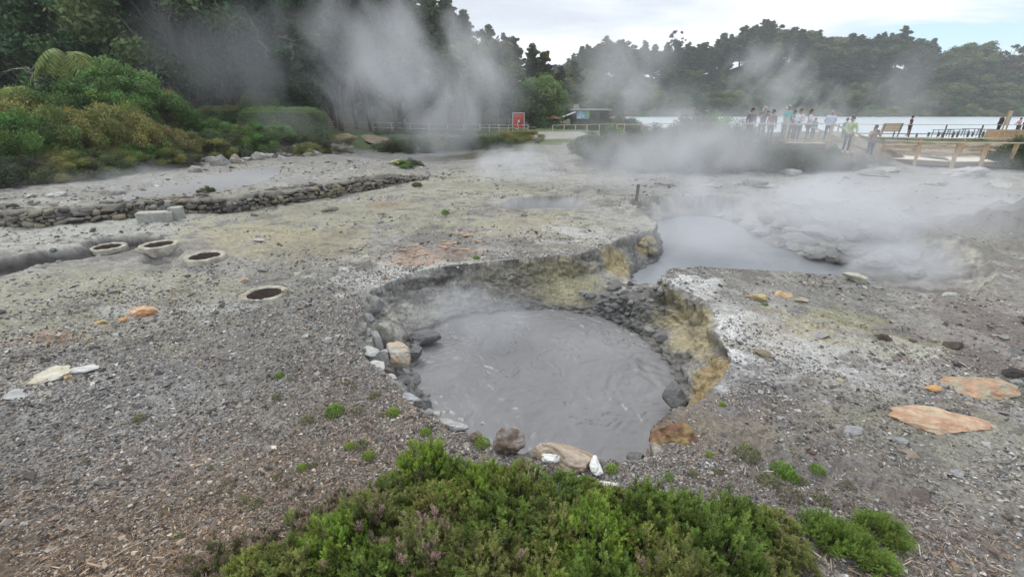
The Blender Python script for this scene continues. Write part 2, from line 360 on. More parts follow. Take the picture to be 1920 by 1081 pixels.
GRID = None
def surf_z(x, y):
    """height of the finished, roughened ground"""
    x = np.atleast_1d(np.asarray(x, float)); y = np.atleast_1d(np.asarray(y, float)); A_, R_, Z_ = GRID
    a = np.degrees(np.arctan2(x, y)); r = np.hypot(x, y)
    i = np.clip(np.searchsorted(R_, r) - 1, 0, len(R_) - 2); j = np.clip(np.searchsorted(A_, a) - 1, 0, len(A_) - 2)
    u = np.clip((r - R_[i]) / (R_[i + 1] - R_[i]), 0, 1); v = np.clip((a - A_[j]) / (A_[j + 1] - A_[j]), 0, 1)
    return (Z_[i, j] * (1 - u) + Z_[i + 1, j] * u) * (1 - v) + (Z_[i, j + 1] * (1 - u) + Z_[i + 1, j + 1] * u) * v
QUAL = 1.0
def build_ground():
    na = int(1000 * QUAL)
    ang = np.concatenate([np.linspace(-180, -64, 40, endpoint=False), np.linspace(-64, 64, na, endpoint=False), np.linspace(64, 180, 40, endpoint=False)])
    ang = np.radians(ang)
    rs = [0.02, .6, 1.2, 1.6]; r = 1.8
    while r < 480:
        k = 0.0011 / QUAL if 8.0 < r < 10.3 else 0.0024 / QUAL if 4.6 < r < 11.0 else 0.0036 / QUAL if 3.2 < r < 12 else (0.0045 / QUAL if r < 32 else 0.012)
        if r > 90: k = .05
        r += r * k; rs.append(r)
    rs = np.array(rs)
    A, R = np.meshgrid(ang, rs)
    x = (R * np.sin(A)); y = (R * np.cos(A))
    nr, nc = x.shape
    xf, yf = x.ravel(), y.ravel()
    h, I = ground_h(xf, yf, True)
    log('ground h', nr, nc)
    # ---------------- rough rock relief along the surface normal
    H = h.reshape(nr, nc)
    P = np.stack([x, y, H], -1)
    Hs = H.copy()
    for _ in range(22):
        Hs = (np.roll(Hs, 1, 1) + Hs + np.roll(Hs, -1, 1)) / 3; Hs[1:-1] = (Hs[:-2] + Hs[1:-1] + Hs[2:]) / 3
    Ps = np.stack([x, y, Hs], -1)
    du = np.roll(Ps, -1, 1) - np.roll(Ps, 1, 1); dv = np.gradient(Ps, axis=0)
    Nn = np.cross(du, dv); Nn /= (np.linalg.norm(Nn, axis=-1, keepdims=True) + 1e-12)
    Nn = np.where(Nn[..., 2:] < 0, -Nn, Nn).reshape(-1, 3)
    slope = 1 - Nn[:, 2]
    steep = sstep(.08, .45, slope)
    sr = I['sr']; innear = (sr > -.15)
    z = h
    f1 = fbm3(xf * 2.6, yf * 2.6, z * 4.5, 41, 5, .58) - .5
    f2 = fbm3(xf * 10, yf * 10, z * 16, 43, 3, .6) - .5
    cell = np.abs(fbm3(xf * 3.2, yf * 3.2, z * 6, 47, 4) - .5)       # sharp creases
    rfade = sstep(60, 12, np.hypot(xf, yf))
    flat_n = fbm2(xf * 3.2, yf * 3.2, 51, 4) - .5
    fine = fbm2(xf * 22, yf * 22, 53, 3) - .5
    plate = sstep(.47, .53, fbm2(xf * 1.7, yf * 2.4, 57, 6, .58))    # broken crust plates
    n_warp = fbm2(xf * .6, yf * .6, 59, 3)
    strk = fbm2(xf * 1.8 + yf * .5 + 2.2 * n_warp, yf * .8 + n_warp, 55, 6, .62)
    under = np.where((I['dm'] <= 0) | (I['dw'] <= 0), 0., 1.)
    disp = steep * (f1 * .42 + f2 * .09 - np.maximum(.055 - cell, 0) * 1.2) + (1 - steep) * (flat_n * .05 + fine * .020 + plate * .022 + sstep(.50, .54, strk) * .014) * rfade
    inpit = sstep(0, .05, sr) * under
    disp = disp * np.where(innear | (steep < .3), 1, .7) + inpit * f2 * .05
    P = P.reshape(-1, 3) + Nn * (disp * (under * .9 + .1))[:, None] * rfade[:, None].clip(.3, 1)
    log('ground disp')
    # ---------------- colour (albedo only)
    n_a = fbm2(xf * .45, yf * .45, 61, 5, .55); n_b = fbm2(xf * 1.5 + 9, yf * 2.1, 63, 6, .6); n_c = fbm2(xf * 7, yf * 9, 65, 4, .65); n_d = fbm2(xf * 30, yf * 30, 67, 3, .7)
    n_e = fbm2(xf * .9 - 5, yf * 1.2 + 3, 69, 6, .6)
    n_p = fbm2(xf * 3.1 + 4, yf * 4.2, 73, 6, .62)
    r = np.hypot(xf, yf)
    c = np.zeros((len(xf), 3), np.float32)
    def mixc(col, m):
        m = np.clip(m, 0, 1).astype(np.float32)[:, None]
        c[:] = c * (1 - m) + np.asarray(col, np.float32) * m
    c[:] = (.245, .228, .205)
    mixc((.37, .355, .315), sstep(6, 11, r + (n_a - .5) * 8))
    mixc((.40, .385, .34), sstep(.50, .58, n_b) * sstep(6, 10, r) * .8)
    mixc((.20, .19, .175), sstep(.50, .60, n_e) * sstep(5, 9, r) * .75)
    mixc((.31, .30, .20), sstep(.53, .66, n_a) * sstep(.42, .58, n_b) * sstep(5.5, 8, r) * .6)
    mixc((.15, .138, .12), sstep(.54, .62, n_c) * .65); mixc((.19, .175, .155), sstep(.55, .60, n_p) * .5)
    def blob(px, py, rx, ry, col, s=1.0, edge=.5, z=0., rot=0, nz=1.0, sharp=.12, nn=None):
        C = at(px, py, z)[:2]; X = at(px + rx, py, z)[:2]; Y1 = at(px, py - ry, z)[:2]; Y0 = at(px, py + ry, z)[:2]
        a = X - C; b = (Y1 - Y0) / 2; M = np.linalg.inv(np.stack([a, b], 1))
        q0 = M[0, 0] * (xf - C[0]) + M[0, 1] * (yf - C[1]); q1 = M[1, 0] * (xf - C[0]) + M[1, 1] * (yf - C[1])
        cr_, sr_ = math.cos(rad(rot)), math.sin(rad(rot))
        q = np.hypot(q0 * cr_ + q1 * sr_, -q0 * sr_ + q1 * cr_)
        nzv = (n_b - .5) * 1.5 + (n_p - .5) * 1.9 if nn is None else nn
        mixc(col, sstep(1 + sharp, 1 - edge * .55, q + nzv * nz) * s * (1 - .45 * sstep(.50, .60, n_c)))
    # brown-tinted gravel, lower left, reddish scree lower right
    blob(150, 1050, 620, 260, (.17, .125, .085), .95, .8)
    blob(500, 960, 340, 200, (.19, .16, .13), .7, .8)
    blob(1500, 960, 480, 170, (.20, .165, .145), .8, .7)
    blob(1880, 620, 260, 110, (.215, .175, .16), .85, .7)
    blob(1350, 780, 200, 90, (.22, .18, .14), .7, .6)
    # pale grey sheet
    blob(180, 760, 420, 110, (.30, .295, .28), .8, .7, rot=10)
    blob(520, 520, 420, 90, (.26, .255, .24), .5, .8)
    blob(120, 430, 330, 34, (.48, .475, .42), .8, .6)
    blob(60, 600, 420, 60, (.32, .31, .22), .6, .6)
    blob(240, 545, 300, 40, (.37, .365, .27), .6, .6)
    blob(520, 445, 200, 34, (.41, .36, .22), .8, .7); blob(560, 480, 200, 30, (.36, .33, .24), .5, .7); blob(250, 530, 260, 30, (.36, .34, .24), .55, .7)
    blob(640, 400, 260, 30, (.36, .35, .23), .6, .7)
    blob(1040, 425, 160, 26, (.42, .40, .24), .7, .7)
    blob(900, 345, 200, 26, (.42, .40, .27), .5, .7)
    blob(1000, 430, 90, 26, (.30, .25, .22), .3, .7)
    # white salt crusts
    blob(770, 505, 150, 26, (.60, .59, .54), .7, .4, rot=8)
    blob(700, 525, 100, 20, (.60, .60, .55), .75, .4, rot=25)
    blob(1080, 440, 50, 16, (.62, .62, .6), .7, .4)
    blob(1150, 430, 120, 40, (.45, .44, .41), .6, .5)
    blob(1300, 545, 60, 28, (.68, .68, .65), .95, .35, nz=.6)
    blob(1400, 620, 120, 75, (.60, .59, .55), .92, .4, nz=.8)
    blob(1365, 640, 40, 70, (.74, .73, .70), .95, .3, nz=.5)
    blob(1500, 650, 190, 46, (.64, .64, .62), .85, .5, nz=1.2)
    blob(1620, 705, 150, 40, (.48, .47, .44), .6, .5, nz=1.3)
    blob(1370, 688, 40, 16, (.66, .66, .64), .8, .4)
    blob(1500, 560, 200, 36, (.24, .235, .21), .7, .6)
    blob(1560, 600, 130, 28, (.34, .33, .18), .65, .6)
    blob(1650, 640, 130, 28, (.33, .31, .18), .6, .6)
    blob(1480, 620, 120, 40, (.40, .33, .22), .45, .6)
    blob(1650, 800, 240, 60, (.30, .285, .21), .6, .6)
    blob(1720, 860, 200, 70, (.30, .295, .22), .55, .6)
    blob(1850, 905, 120, 90, (.33, .32, .28), .45, .6)
    blob(1420, 730, 90, 60, (.17, .165, .165), .75, .5)
    blob(1600, 860, 150, 60, (.16, .15, .145), .6, .6)
    blob(1320, 830, 34, 40, (.26, .215, .14), .5, .5)
    # iron-orange stains
    for a in [(790,487,80,10,.9),(770,470,30,12,.5),(840,470,60,12,.4),(262,590,30,10,.5),(85,634,40,9,.75),(135,640,50,10,.5),(60,650,80,9,.4),(205,622,16,6,.5),(720,383,40,9,.35),(380,850,22,12,.3),(455,915,26,10,.5)]:
        blob(a[0], a[1], a[2], a[3], (.42, .235, .13), a[4] * .8, .5)
    blob(60, 705, 100, 36, (.50, .46, .36), .75, .5, rot=15); blob(330, 580, 160, 9, (.5, .5, .48), .6, .5, rot=12); blob(150, 695, 60, 14, (.55, .54, .5), .7, .4)
    # mid-distance tones
    blob(960, 295, 330, 14, (.26, .25, .23), .5, .6); blob(800, 300, 240, 16, (.33, .32, .30), .7, .6)
    blob(1560, 330, 420, 40, (.37, .36, .33), .7, .7); blob(1700, 380, 300, 40, (.27, .26, .235), .6, .7)
    mixc((.20, .185, .165), sstep(1.15, .6, np.hypot((xf - MOUND[0]) / 2.9, (yf - MOUND[1]) / 2.2) + (n_b - .5)) * .85)
    # trenches and pits: darker floor colour
    mixc((.075, .068, .062), sstep(.04, .16, I['t1']) * .95); mixc((.10, .095, .09), sstep(.04, .16, I['t2']) * .9)
    mixc((.13, .12, .11), sstep(.1, .4, I['p3']) * .9)
    # walls
    wall = np.maximum(sstep(-.015, .02, sr), sstep(.35, .6, slope) * (r < 22)) * under
    mixc((.33, .315, .28), wall)
    f1c = fbm3(xf * 2.6, yf * 2.6, z * 5, 81, 5, .6)
    mixc((.20, .19, .17), wall * sstep(.50, .60, f1c) * .9)
    mixc((.46, .44, .37), wall * sstep(.46, .38, f1c) * .8)
    def wblob(px, py, rad_m, zz, col, s, tmin=-1, tmax=2):
        C = at(px, py, zz); q = np.sqrt((xf - C[0]) ** 2 + (yf - C[1]) ** 2 + ((z - C[2]) * 1.2) ** 2) / rad_m
        mixc(col, wall * sstep(1.1, .55, q + (f1c - .5) * 1.6) * s)
    wblob(1060, 525, 1.0, -.3, (.36, .33, .19), .75); wblob(960, 520, .9, -.2, (.29, .27, .2), .6)
    wblob(1160, 490, .55, -.25, (.46, .37, .19), .85)
    wblob(1230, 565, .7, -.2, (.30, .255, .13), .9); wblob(1290, 610, .7, -.2, (.42, .36, .22), .85)
    wblob(1325, 690, .55, -.15, (.36, .27, .13), .85); wblob(1300, 735, .4, -.25, (.36, .27, .13), .8)
    wblob(1265, 830, .42, -.2, (.16, .085, .055), .95)
    wblob(840, 560, .5, -.3, (.37, .33, .27), .5)
    # wet mud ring at the foot of the walls, dark scree on the sill
    dmin = np.minimum(I['dm'], I['dw'])
    low = sstep(.30, .03, dmin + (f1c - .5) * .35) * inpit
    mixc((.16, .156, .152), low * .8)
    cxx, cyy = at(1165, 575, -.5)[:2]
    mixc((.15, .147, .142), inpit * sstep(1.3, .5, np.hypot((xf - cxx) / 1.2, (yf - cyy) / .75) + (f1c - .5)) * .85)
    # bank with peaty earth, lawn and far ground
    sb = sdist(xf, yf, BANK)
    mixc((.11, .10, .07), sstep(.3, 1.2, sb)); mixc((.40, .37, .31), sstep(-.1, .15, sb) * sstep(.9, .45, sb) * sstep(.45, .55, n_b) * sstep(15, 19, r) * .8)
    ter = inside(xf, yf, TERR)
    mixc((.20, .18, .155), ter * sstep(.9, .3, seg_dist(xf, yf, WALLP, False) + (n_b - .5) * .8) * .85)
    mixc((.33, .32, .285), ter * sstep(.5, .58, n_e) * .5)
    mixc((.12, .115, .075), sstep(27.5, 29.5, yf + (n_a - .5) * 6) * sstep(-7, -2, xf) * (1 - sstep(9, 6.5, np.abs(xf - 9.5 + (yf - 30) * .12)) * sstep(48, 40, yf)))
    mixc((.085, .13, .035), sstep(34, 38, yf + (n_a - .5) * 6) * .85)
    rt = sstep(19, 22, xf - (yf - 26) * .35) * sstep(26.5, 27.5, yf)
    mixc((.33, .28, .21), rt * sstep(47, 44, yf + (n_b - .5) * 5)); mixc((.12, .095, .075), rt * sstep(47, 44, yf) * sstep(.52, .56, n_e))
    mixc((.10, .12, .045), rt * sstep(44, 46, yf + (n_b - .5) * 4))
    mixc((.115, .105, .085), sstep(22.8, 24, yf + (n_b - .5) * 4) * sstep(27.5, 26.5, yf) * sstep(3, 7, xf + (n_a - .5) * 6) * sstep(22, 18, xf + (n_b - .5) * 6))
    mixc((.40, .38, .35), sstep(4.0, 3.2, np.abs(xf - 4.0 - (yf - 30) * .05)) * sstep(40, 44, yf) * sstep(70, 62, yf) * .8)
    mixc((.34, .32, .28), sstep(50, 53, yf) * sstep(62, 58, yf) * sstep(8, 4, np.abs(xf - 20)) * .0)
    mixc((.06, .07, .035), sstep(76, 90, r))
    mul = (1 + (n_c - .5) * .55 + (n_d - .5) * .6 * sstep(30, 8, r))[:, None]
    mix_g = .75 + .5 * noise2(xf * 60, yf * 60, 71)
    mul = np.where(wall[:, None] > .5, (1 + (fbm3(xf * 9, yf * 9, z * 9, 83, 4, .65) - .5) * .9)[:, None], mul)
    mixc((.40, .385, .345), sstep(.55, .60, strk) * sstep(18, 10, r) * (sr < 0) * sstep(5.0, 6.5, r) * .3); mixc((.145, .13, .115), sstep(.46, .42, strk) * sstep(18, 10, r) * (sr < 0) * .28)
    c *= .80
    c *= mul * np.where(r < 12, mix_g, 1)[:, None]
    # cracks in the crust
    crk = np.abs(fbm2(xf * 2.2, yf * 2.6, 91, 5, .6) - .5)
    mixc((.07, .065, .06), sstep(.010, .003, crk) * sstep(12, 9, r) * (sr < 0) * sstep(.45, .5, n_a) * .7)
    c = np.clip(c, .01, .8)
    P = P.astype(np.float32)
    global GRID; GRID = (np.degrees(ang), rs, P[:, 2].reshape(nr, nc).copy())
    idx = np.arange(nr * nc).reshape(nr, nc)
    a = idx[:-1, :]; b = np.roll(idx, -1, 1)[:-1, :]; d = idx[1:, :]; e2 = np.roll(idx, -1, 1)[1:, :]
    Fq = np.stack([a, d, e2, b], -1).reshape(-1, 4)[:, ::-1]
    log('ground colour')
    m = mat('ground_mat', attr=True, rough=.88, spec=.25, var=.28, vscale=38, bump=.9, bscale=55)
    o = mesh_np('ground', P, Fq, m, col=c, smooth=True, attrs={'wet': low})
    t = m.node_tree; bs = t.nodes['Principled BSDF']; aw = t.nodes.new('ShaderNodeAttribute'); aw.attribute_name = 'wet'
    mr = t.nodes.new('ShaderNodeMapRange'); mr.inputs[3].default_value = .88; mr.inputs[4].default_value = .5; t.links.new(aw.outputs['Fac'], mr.inputs[0]); t.links.new(mr.outputs[0], bs.inputs['Roughness'])
    tag(o, kind='structure'); return o
build_ground(); log('ground')

def build_mud(name, poly, z, colA, colB, res, seed, amp, swirl=None, rough=.4):
    P = np.array(poly); x0, y0 = P.min(0) - .5; x1, y1 = P.max(0) + .5
    xs = np.arange(x0, x1, res); ys = np.arange(y0, y1, res)
    X, Y = np.meshgrid(xs, ys); sdv = sdist(X, Y, poly); keep = sdv > -.35
    wx = fbm2(X * 1.0, Y * 1.0, seed, 4) - .5; wy = fbm2(X * 1.0 + 7, Y * 1.0, seed + 5, 4) - .5
    f = fbm2(X * 1.8 + wx * 5, Y * 1.8 + wy * 5, seed + 9, 5, .55)
    rid = 1 - np.abs(f - .5) * 2
    hgt = amp * ((rid - .8) * 1.0 + (fbm2(X * 6 + wx * 8, Y * 6 + wy * 8, seed + 3, 3) - .5) * .5)
    folds = sstep(.965, .995, 1 - np.abs(fbm2(X * 1.1 + wx * 4, Y * 1.5 + wy * 4, seed + 19, 4) - .5) * 2) * sstep(.46, .60, fbm2(X * .9, Y * .9, seed + 23, 3))
    if swirl is not None:
        for sx, sy, R, s in swirl:
            d = np.hypot(X - sx, (Y - sy)) + wx * .9
            hgt += s * np.sin(d * 22 + wy * 6) * np.exp(-((d - R * .5) / (R * .5)) ** 2) * (.4 + f)
    hgt = hgt - folds * amp * .8 + amp * .5 * sstep(.60, .75, fbm2(X * 7, Y * 7, seed + 41, 3)) * sstep(.50, .62, fbm2(X * 1.1, Y * 1.1, seed + 43, 3))
    Z = z + hgt
    idx = -np.ones(X.shape, int); idx[keep] = np.arange(keep.sum())
    q = np.stack([idx[:-1, :-1], idx[:-1, 1:], idx[1:, 1:], idx[1:, :-1]], -1).reshape(-1, 4); q = q[(q >= 0).all(1)]
    V = np.stack([X[keep], Y[keep], Z[keep]], -1)
    mm = (sstep(.25, .75, fbm2(X * .8, Y * .8, seed + 13, 4)) * .6 + folds * .9)[keep].clip(0, 1)[:, None]
    c = np.array(colA) * (1 - mm) + np.array(colB) * mm
    m = mat(name + '_mat', attr=True, rough=rough, spec=.35, bump=.25, bscale=9)
    return tag(mesh_np(name, V, q, m, col=c, smooth=True), kind='structure')
s3 = at(1240, 690, MUD_Z); s1 = at(1180, 720, MUD_Z); s2 = at(1020, 800, MUD_Z)
build_mud('mud_pool', MUDP, MUD_Z, (.20, .196, .194), (.14, .137, .136), .018, 100, .028, [(s1[0], s1[1], 1.0, .009), (s2[0], s2[1], 1.2, .005), (s3[0], s3[1], .5, .014)], rough=.33)
build_mud('hot_spring_water', WATP, WAT_Z, (.24, .25, .265), (.19, .20, .215), .05, 120, .016, rough=.3)
build_mud('mud_puddle', PUD, PUDZ + .01, (.25, .245, .24), (.2, .2, .2), .08, 140, .01)
# lake and far hills
LAKE_Z = -1.6
V = []; Fq = []
lk = [tuple(at(1120, 246, LAKE_Z)[:2]), tuple(at(1300, 250, LAKE_Z)[:2]), tuple(at(1560, 254, LAKE_Z)[:2]), tuple(at(2000, 262, LAKE_Z)[:2]), (230, 60), (330, 250), (60, 250), (20, 215)]
mw = mat('lake_mat', (.50, .56, .58), rough=.32, spec=.5, bump=.6, bscale=.9, coord='Object', stretch=(.5, 1.4, 1))
bm = bmesh.new(); bm.faces.new([bm.verts.new((a, b, LAKE_Z)) for a, b in lk]); me = bpy.data.meshes.new('lake'); bm.to_mesh(me); me.materials.append(mw)
o = bpy.data.objects.new('lake', me); COL.objects.link(o); tag(o, kind='structure')
log('water')
# ================================================================== VEGETATION
def rsphere(n, rng):
    v = rng.normal(size=(n, 3)); return v / np.linalg.norm(v, axis=1, keepdims=True)
def leaf_quads(P, size, rng, Nrm=None, aspect=.5, nrm_mix=.6, down=0.0):
    """rhombic leaf faces at P; returns V (4n,3), F (n,4)"""
    n = len(P); size = np.broadcast_to(np.asarray(size, float).reshape(-1, 1) if np.ndim(size) else size, (n, 1))
    r = rsphere(n, rng)
    nn = r if Nrm is None else r * (1 - nrm_mix) + Nrm * nrm_mix
    nn /= np.linalg.norm(nn, axis=1, keepdims=True) + 1e-9
    a = np.cross(nn, rsphere(n, rng)); a[:, 2] -= down; a -= nn * (a * nn).sum(1, keepdims=True); a /= np.linalg.norm(a, axis=1, keepdims=True) + 1e-9
    b = np.cross(nn, a)
    V = np.stack([P - a * size, P - b * size * aspect, P + a * size, P + b * size * aspect], 1).reshape(-1, 3)
    return V, np.arange(n * 4).reshape(n, 4)
def clump_leaves(centers, radii, per, size, rng, squash=.75, col=(.06, .09, .03), cvar=.3, shell=.55, hue=.15, aspect=.5, down=0.0, col2=None):
    Ps, Ns, Cs = [], [], []
    col = np.array(col); c2 = np.array(col2) if col2 is not None else col
    for c, r in zip(centers, radii):
        k = max(4, int(per * (r / np.mean(radii)) ** 2)); d = rsphere(k, rng)
        rr = r * (shell + (1 - shell) * rng.random(k)) ** .6 * (1 + .25 * rng.normal(size=k).clip(-1, 1.5))
        p = d * rr[:, None]; p[:, 2] *= squash
        Ps.append(p + c); Ns.append(d)
        base = col + (c2 - col) * rng.random()
        base = base * (1 + cvar * rng.uniform(-1, 1)) * np.array([1 + hue * rng.uniform(-1, 1), 1, 1 + hue * rng.uniform(-1, 1)])
        Cs.append(base[None] * (1 + .3 * rng.uniform(-1, 1, (k, 1))))
    P = np.concatenate(Ps); Nn = np.concatenate(Ns); C = (np.concatenate(Cs) * 1.3).clip(.005, .6)
    sz = size * rng.uniform(.6, 1.4, len(P))
    V, Fq = leaf_quads(P, sz, rng, Nn, aspect, .45, down)
    return V, Fq, np.repeat(C, 4, 0)
LEAF = mat('leaf_mat', attr=True, rough=.6, spec=.2, objvar=.30, trans=.25)
LEAF_N = mat('leaf_near_mat', attr=True, rough=.55, spec=.25, objvar=.12, trans=.25)
BARK = mat('bark_mat', (.13, .105, .085), rough=.9, var=.4, vscale=3, bump=.6, bscale=12, objvar=.15)
PALE_BARK = mat('pale_bark_mat', (.22, .20, .175), rough=.9, var=.35, vscale=3, bump=.5, bscale=12)
def crooked(h, r0, r1, rng, bend=.03, n=7):
    pts = []; x = y = 0.0
    for i in range(n):
        pts.append((x, y, h * i / (n - 1))); x += rng.normal() * bend * h / n; y += rng.normal() * bend * h / n
    return pts, [r0 + (r1 - r0) * (i / (n - 1)) ** .8 for i in range(n)]
def trunk_obj(pts, rs, limbs, material, parent, n=8):
    mb = MB(); mb.tube(pts, rs, n)
    for a in limbs: mb.tube(a[0], a[1], 5)
    return mb.build('trunk', material, parent, smooth=True)
def conifer(name, h, r, seed, nbr=70, per=55, size=.30, col=(.06, .085, .038), col2=(.085, .10, .045), bare=.25, top=.75, label=None, sparse=0.0, at_z=-60):
    rng = np.random.default_rng(seed); t = empty(name, (0, -60, at_z)); pts, rs = crooked(h * .97, h * .018, .03, rng, .015)
    pa = np.array(pts); cs, rd, limbs = [], [], []
    for i in range(nbr):
        f = bare + (1 - bare) * (i + rng.random()) / nbr
        if rng.random() < sparse: continue
        u = (f - bare) / (1 - bare)
        L = r * (1 - u ** 1.6) ** top * rng.uniform(.55, 1.15) * min(1, .45 + u * 3.2) + .25
        a = rng.uniform(0, 2 * math.pi); z = f * h
        bx = np.array([np.interp(z, pa[:, 2], pa[:, 0]), np.interp(z, pa[:, 2], pa[:, 1])])
        tip = np.array([bx[0] + L * math.cos(a), bx[1] + L * math.sin(a), z - L * .18 + rng.normal() * .3 + u * .5])
        limbs.append(([(bx[0], bx[1], z), tip * .5 + np.array([bx[0], bx[1], z + .3]) * .5, tip], [.05 + .03 * (1 - u), .035, .012]))
        nb = 2 + int(L * 1.0)
        for k in range(nb):
            q = (k + .8) / nb
            cs.append(np.array([bx[0], bx[1], z]) * (1 - q) + tip * q + rng.normal(size=3) * .22); rd.append((.38 + .30 * (1 - q)) * (.55 + .13 * r) * rng.uniform(.7, 1.25))
    cs.append(np.array([pts[-1][0], pts[-1][1], h * .985])); rd.append(.35)
    V, Fq, C = clump_leaves(cs, rd, per, size, rng, .6, col, .32, .4, .12, .42, .4, col2)
    trunk_obj(pts, rs, limbs[::2], BARK, t)
    mesh_np('crown', V, Fq, LEAF, t, C)
    return t
def broadleaf(name, h, r, seed, nblob=34, per=190, size=.28, col=(.06, .10, .03), col2=None, bare=.3, sparse=0.0, bark=None, at_z=-60, leafmat=None, blob=.30):
    rng = np.random.default_rng(seed); t = empty(name, (0, -60, at_z)); pts, rs = crooked(h * .8, h * (.011 if bare > .45 else .016), h * .004, rng, .06)
    cs, rd, limbs = [], [], []
    cz = h * (bare + (1 - bare) * .5); hz = h * (1 - bare) * .5
    for i in range(nblob):
        d = rsphere(1, rng)[0]; q = rng.uniform(.45, 1) ** .6
        c = np.array([d[0] * r * q, d[1] * r * q, cz + d[2] * hz * q * .92]); c[:2] *= 1 - .25 * max(0, (c[2] - cz) / hz)
        br = r * blob * rng.uniform(.6, 1.3)
        if rng.random() >= sparse: cs.append(c); rd.append(br)
        if i % 2 == 0:
            z0 = min(c[2] * .75, h * .75) * rng.uniform(.5, .9); k = np.interp(z0, np.array(pts)[:, 2], np.arange(len(pts))); b = np.array(pts[int(k)])
            limbs.append(([b, (b + c) / 2 + np.array([0, 0, -.05 * h]), c], [h * .008, h * .005, h * .0015]))
    V, Fq, C = clump_leaves(cs, rd, per, size, rng, .72, col, .3, .45, .12, .5, .15, col2)
    trunk_obj(pts, rs, limbs, bark or BARK, t)
    mesh_np('crown', V, Fq, leafmat or LEAF, t, C)
    return t
def dup(root, loc, rz=0.0, sc_=(1, 1, 1), label=None, group=None, cat=None):
    r = root.copy(); COL.objects.link(r); r.location = [float(v) for v in loc]; r.rotation_euler = (0, 0, rz); r.scale = sc_
    if label: r['label'] = label
    if group: r['group'] = group
    if cat: r['category'] = cat
    for ch in list(root.children):
        c = ch.copy(); COL.objects.link(c); c.parent = r
        for g in ch.children:
            d = g.copy(); COL.objects.link(d); d.parent = c
    return r
def drop(root):
    for ch in list(root.children):
        for g in list(ch.children): bpy.data.objects.remove(g)
        bpy.data.objects.remove(ch)
    bpy.data.objects.remove(root)

# ---------------------------------------------------------------- hills
def interp(p, x): return float(np.interp(x, [a for a, b in p], [b for a, b in p]))
RIDGE = [(900,120),(1050,115),(1085,92),(1130,76),(1160,72),(1185,92),(1215,78),(1250,82),(1290,85),(1330,72),(1370,56),(1420,44),(1460,52),(1500,58),(1560,62),(1610,66),(1650,58),(1685,62),(1715,78),(1740,100),(1770,84),(1800,78),(1825,102),(1870,98),(1920,100),(2100,85),(2500,100)]
LEFTP = [(-900,-300),(400,-120),(560,-25),(620,4),(650,22),(700,24),(740,18),(765,-5),(800,-25),(840,-8),(880,18),(910,42),(940,58),(975,74),(1000,84),(1020,92),(1038,118),(1060,112)]
def hill(name, cols, Y0, Y1, z0, crest, rows=14):
    V = []; n = len(cols)
    for j in range(rows + 3):
        t = j / (rows - 1)
        for px in cols:
            X1 = at_y(px, 200, Y1)[0]; X0 = at_y(px, 200, Y0)[0]
            zc = crest(px); tt = min(t, 1)
            x = X0 + (X1 - X0) * t; y = Y0 + (Y1 - Y0) * t
            z = z0 + (zc - z0) * (tt * tt * (3 - 2 * tt)) - max(0, t - 1) * 60
            V.append((x, y, z + 1.2 * math.sin(x * .13 + y * .07) * min(1, t * 2)))
    idx = np.arange(len(V)).reshape(rows + 3, n)
    Fq = np.stack([idx[:-1, :-1], idx[:-1, 1:], idx[1:, 1:], idx[1:, :-1]], -1).reshape(-1, 4)
    o = mesh_np(name, V, Fq, mat(name + '_mat', (.045, .05, .025), rough=.95, var=.4, vscale=.3, color2=(.06, .05, .03)), smooth=True)
    return tag(o, kind='structure')
FY0, FY1 = 205.0, 285.0
TH = 17.0
def ridge_z(px): return at_y(px, interp(RIDGE, px), FY1)[2] - TH
hill('far_hill', list(range(880, 2900, 60)), FY0, FY1 + 4, -1.9, lambda p: max(1.0, ridge_z(p)))
LY0, LY1 = 48.0, 120.0
def left_z(px):
    return at_y(px, interp(LEFTP, px), LY1)[2] - TH if px > 520 else at_y(520, interp(LEFTP, 520), LY1)[2] - TH + (520 - px) * .012
hill('wooded_hill', list(range(-1100, 1100, 60)), LY0, LY1 + 3, -2.2, lambda p: max(-1.8, left_z(p)))
def hill_z(px, t, z0, zc): return z0 + (zc - z0) * (t * t * (3 - 2 * t))
# ---------------------------------------------------------------- forest tree kinds
CON = [conifer('conifer_tree', 18, 3.0, 11, 66, 44, .36), conifer('conifer_tree', 18, 2.5, 12, 60, 44, .34, (.04, .065, .028), (.06, .08, .035)),
       conifer('conifer_tree', 18, 3.5, 13, 74, 46, .38, (.055, .075, .028), (.085, .095, .035), .18, .55), conifer('conifer_tree', 18, 2.2, 14, 52, 42, .34, (.045, .06, .028), (.06, .075, .03), .35, .6)]
BRD = [broadleaf('broadleaf_tree', 15, 5.0, 21, 40, 170, .36, (.055, .085, .028), (.08, .105, .035)), broadleaf('broadleaf_tree', 15, 4.4, 22, 34, 170, .36, (.045, .07, .026), (.06, .085, .03)),
       broadleaf('broadleaf_tree', 14, 5.4, 23, 44, 170, .34, (.07, .10, .03), (.10, .12, .045))]
# fine-leaved kinds for the nearer wood on the left
CONF = [conifer('cedar_tree', 20, 4.6, 31, 120, 130, .17, (.055, .10, .045), (.075, .125, .055), .08, .5), conifer('cedar_tree', 20, 4.2, 32, 110, 130, .17, (.045, .085, .04), (.07, .11, .045), .12, .55)]
BRDF = [broadleaf('broadleaf_tree', 16, 5.0, 33, 70, 520, .17, (.055, .10, .04), (.08, .13, .05), .12, blob=.24), broadleaf('broadleaf_tree', 16, 4.6, 34, 60, 520, .17, (.06, .085, .045), (.075, .105, .05), .25, blob=.24)]
TALL = [broadleaf('tall_bare_trunk_tree', 24, 4.0, 41, 34, 300, .22, (.045, .06, .03), (.06, .07, .035), .50, sparse=.1)]
log('tree kinds')
rng = np.random.default_rng(5); nT = 0
def where_words(px): return ('far' if px < 0 else '')
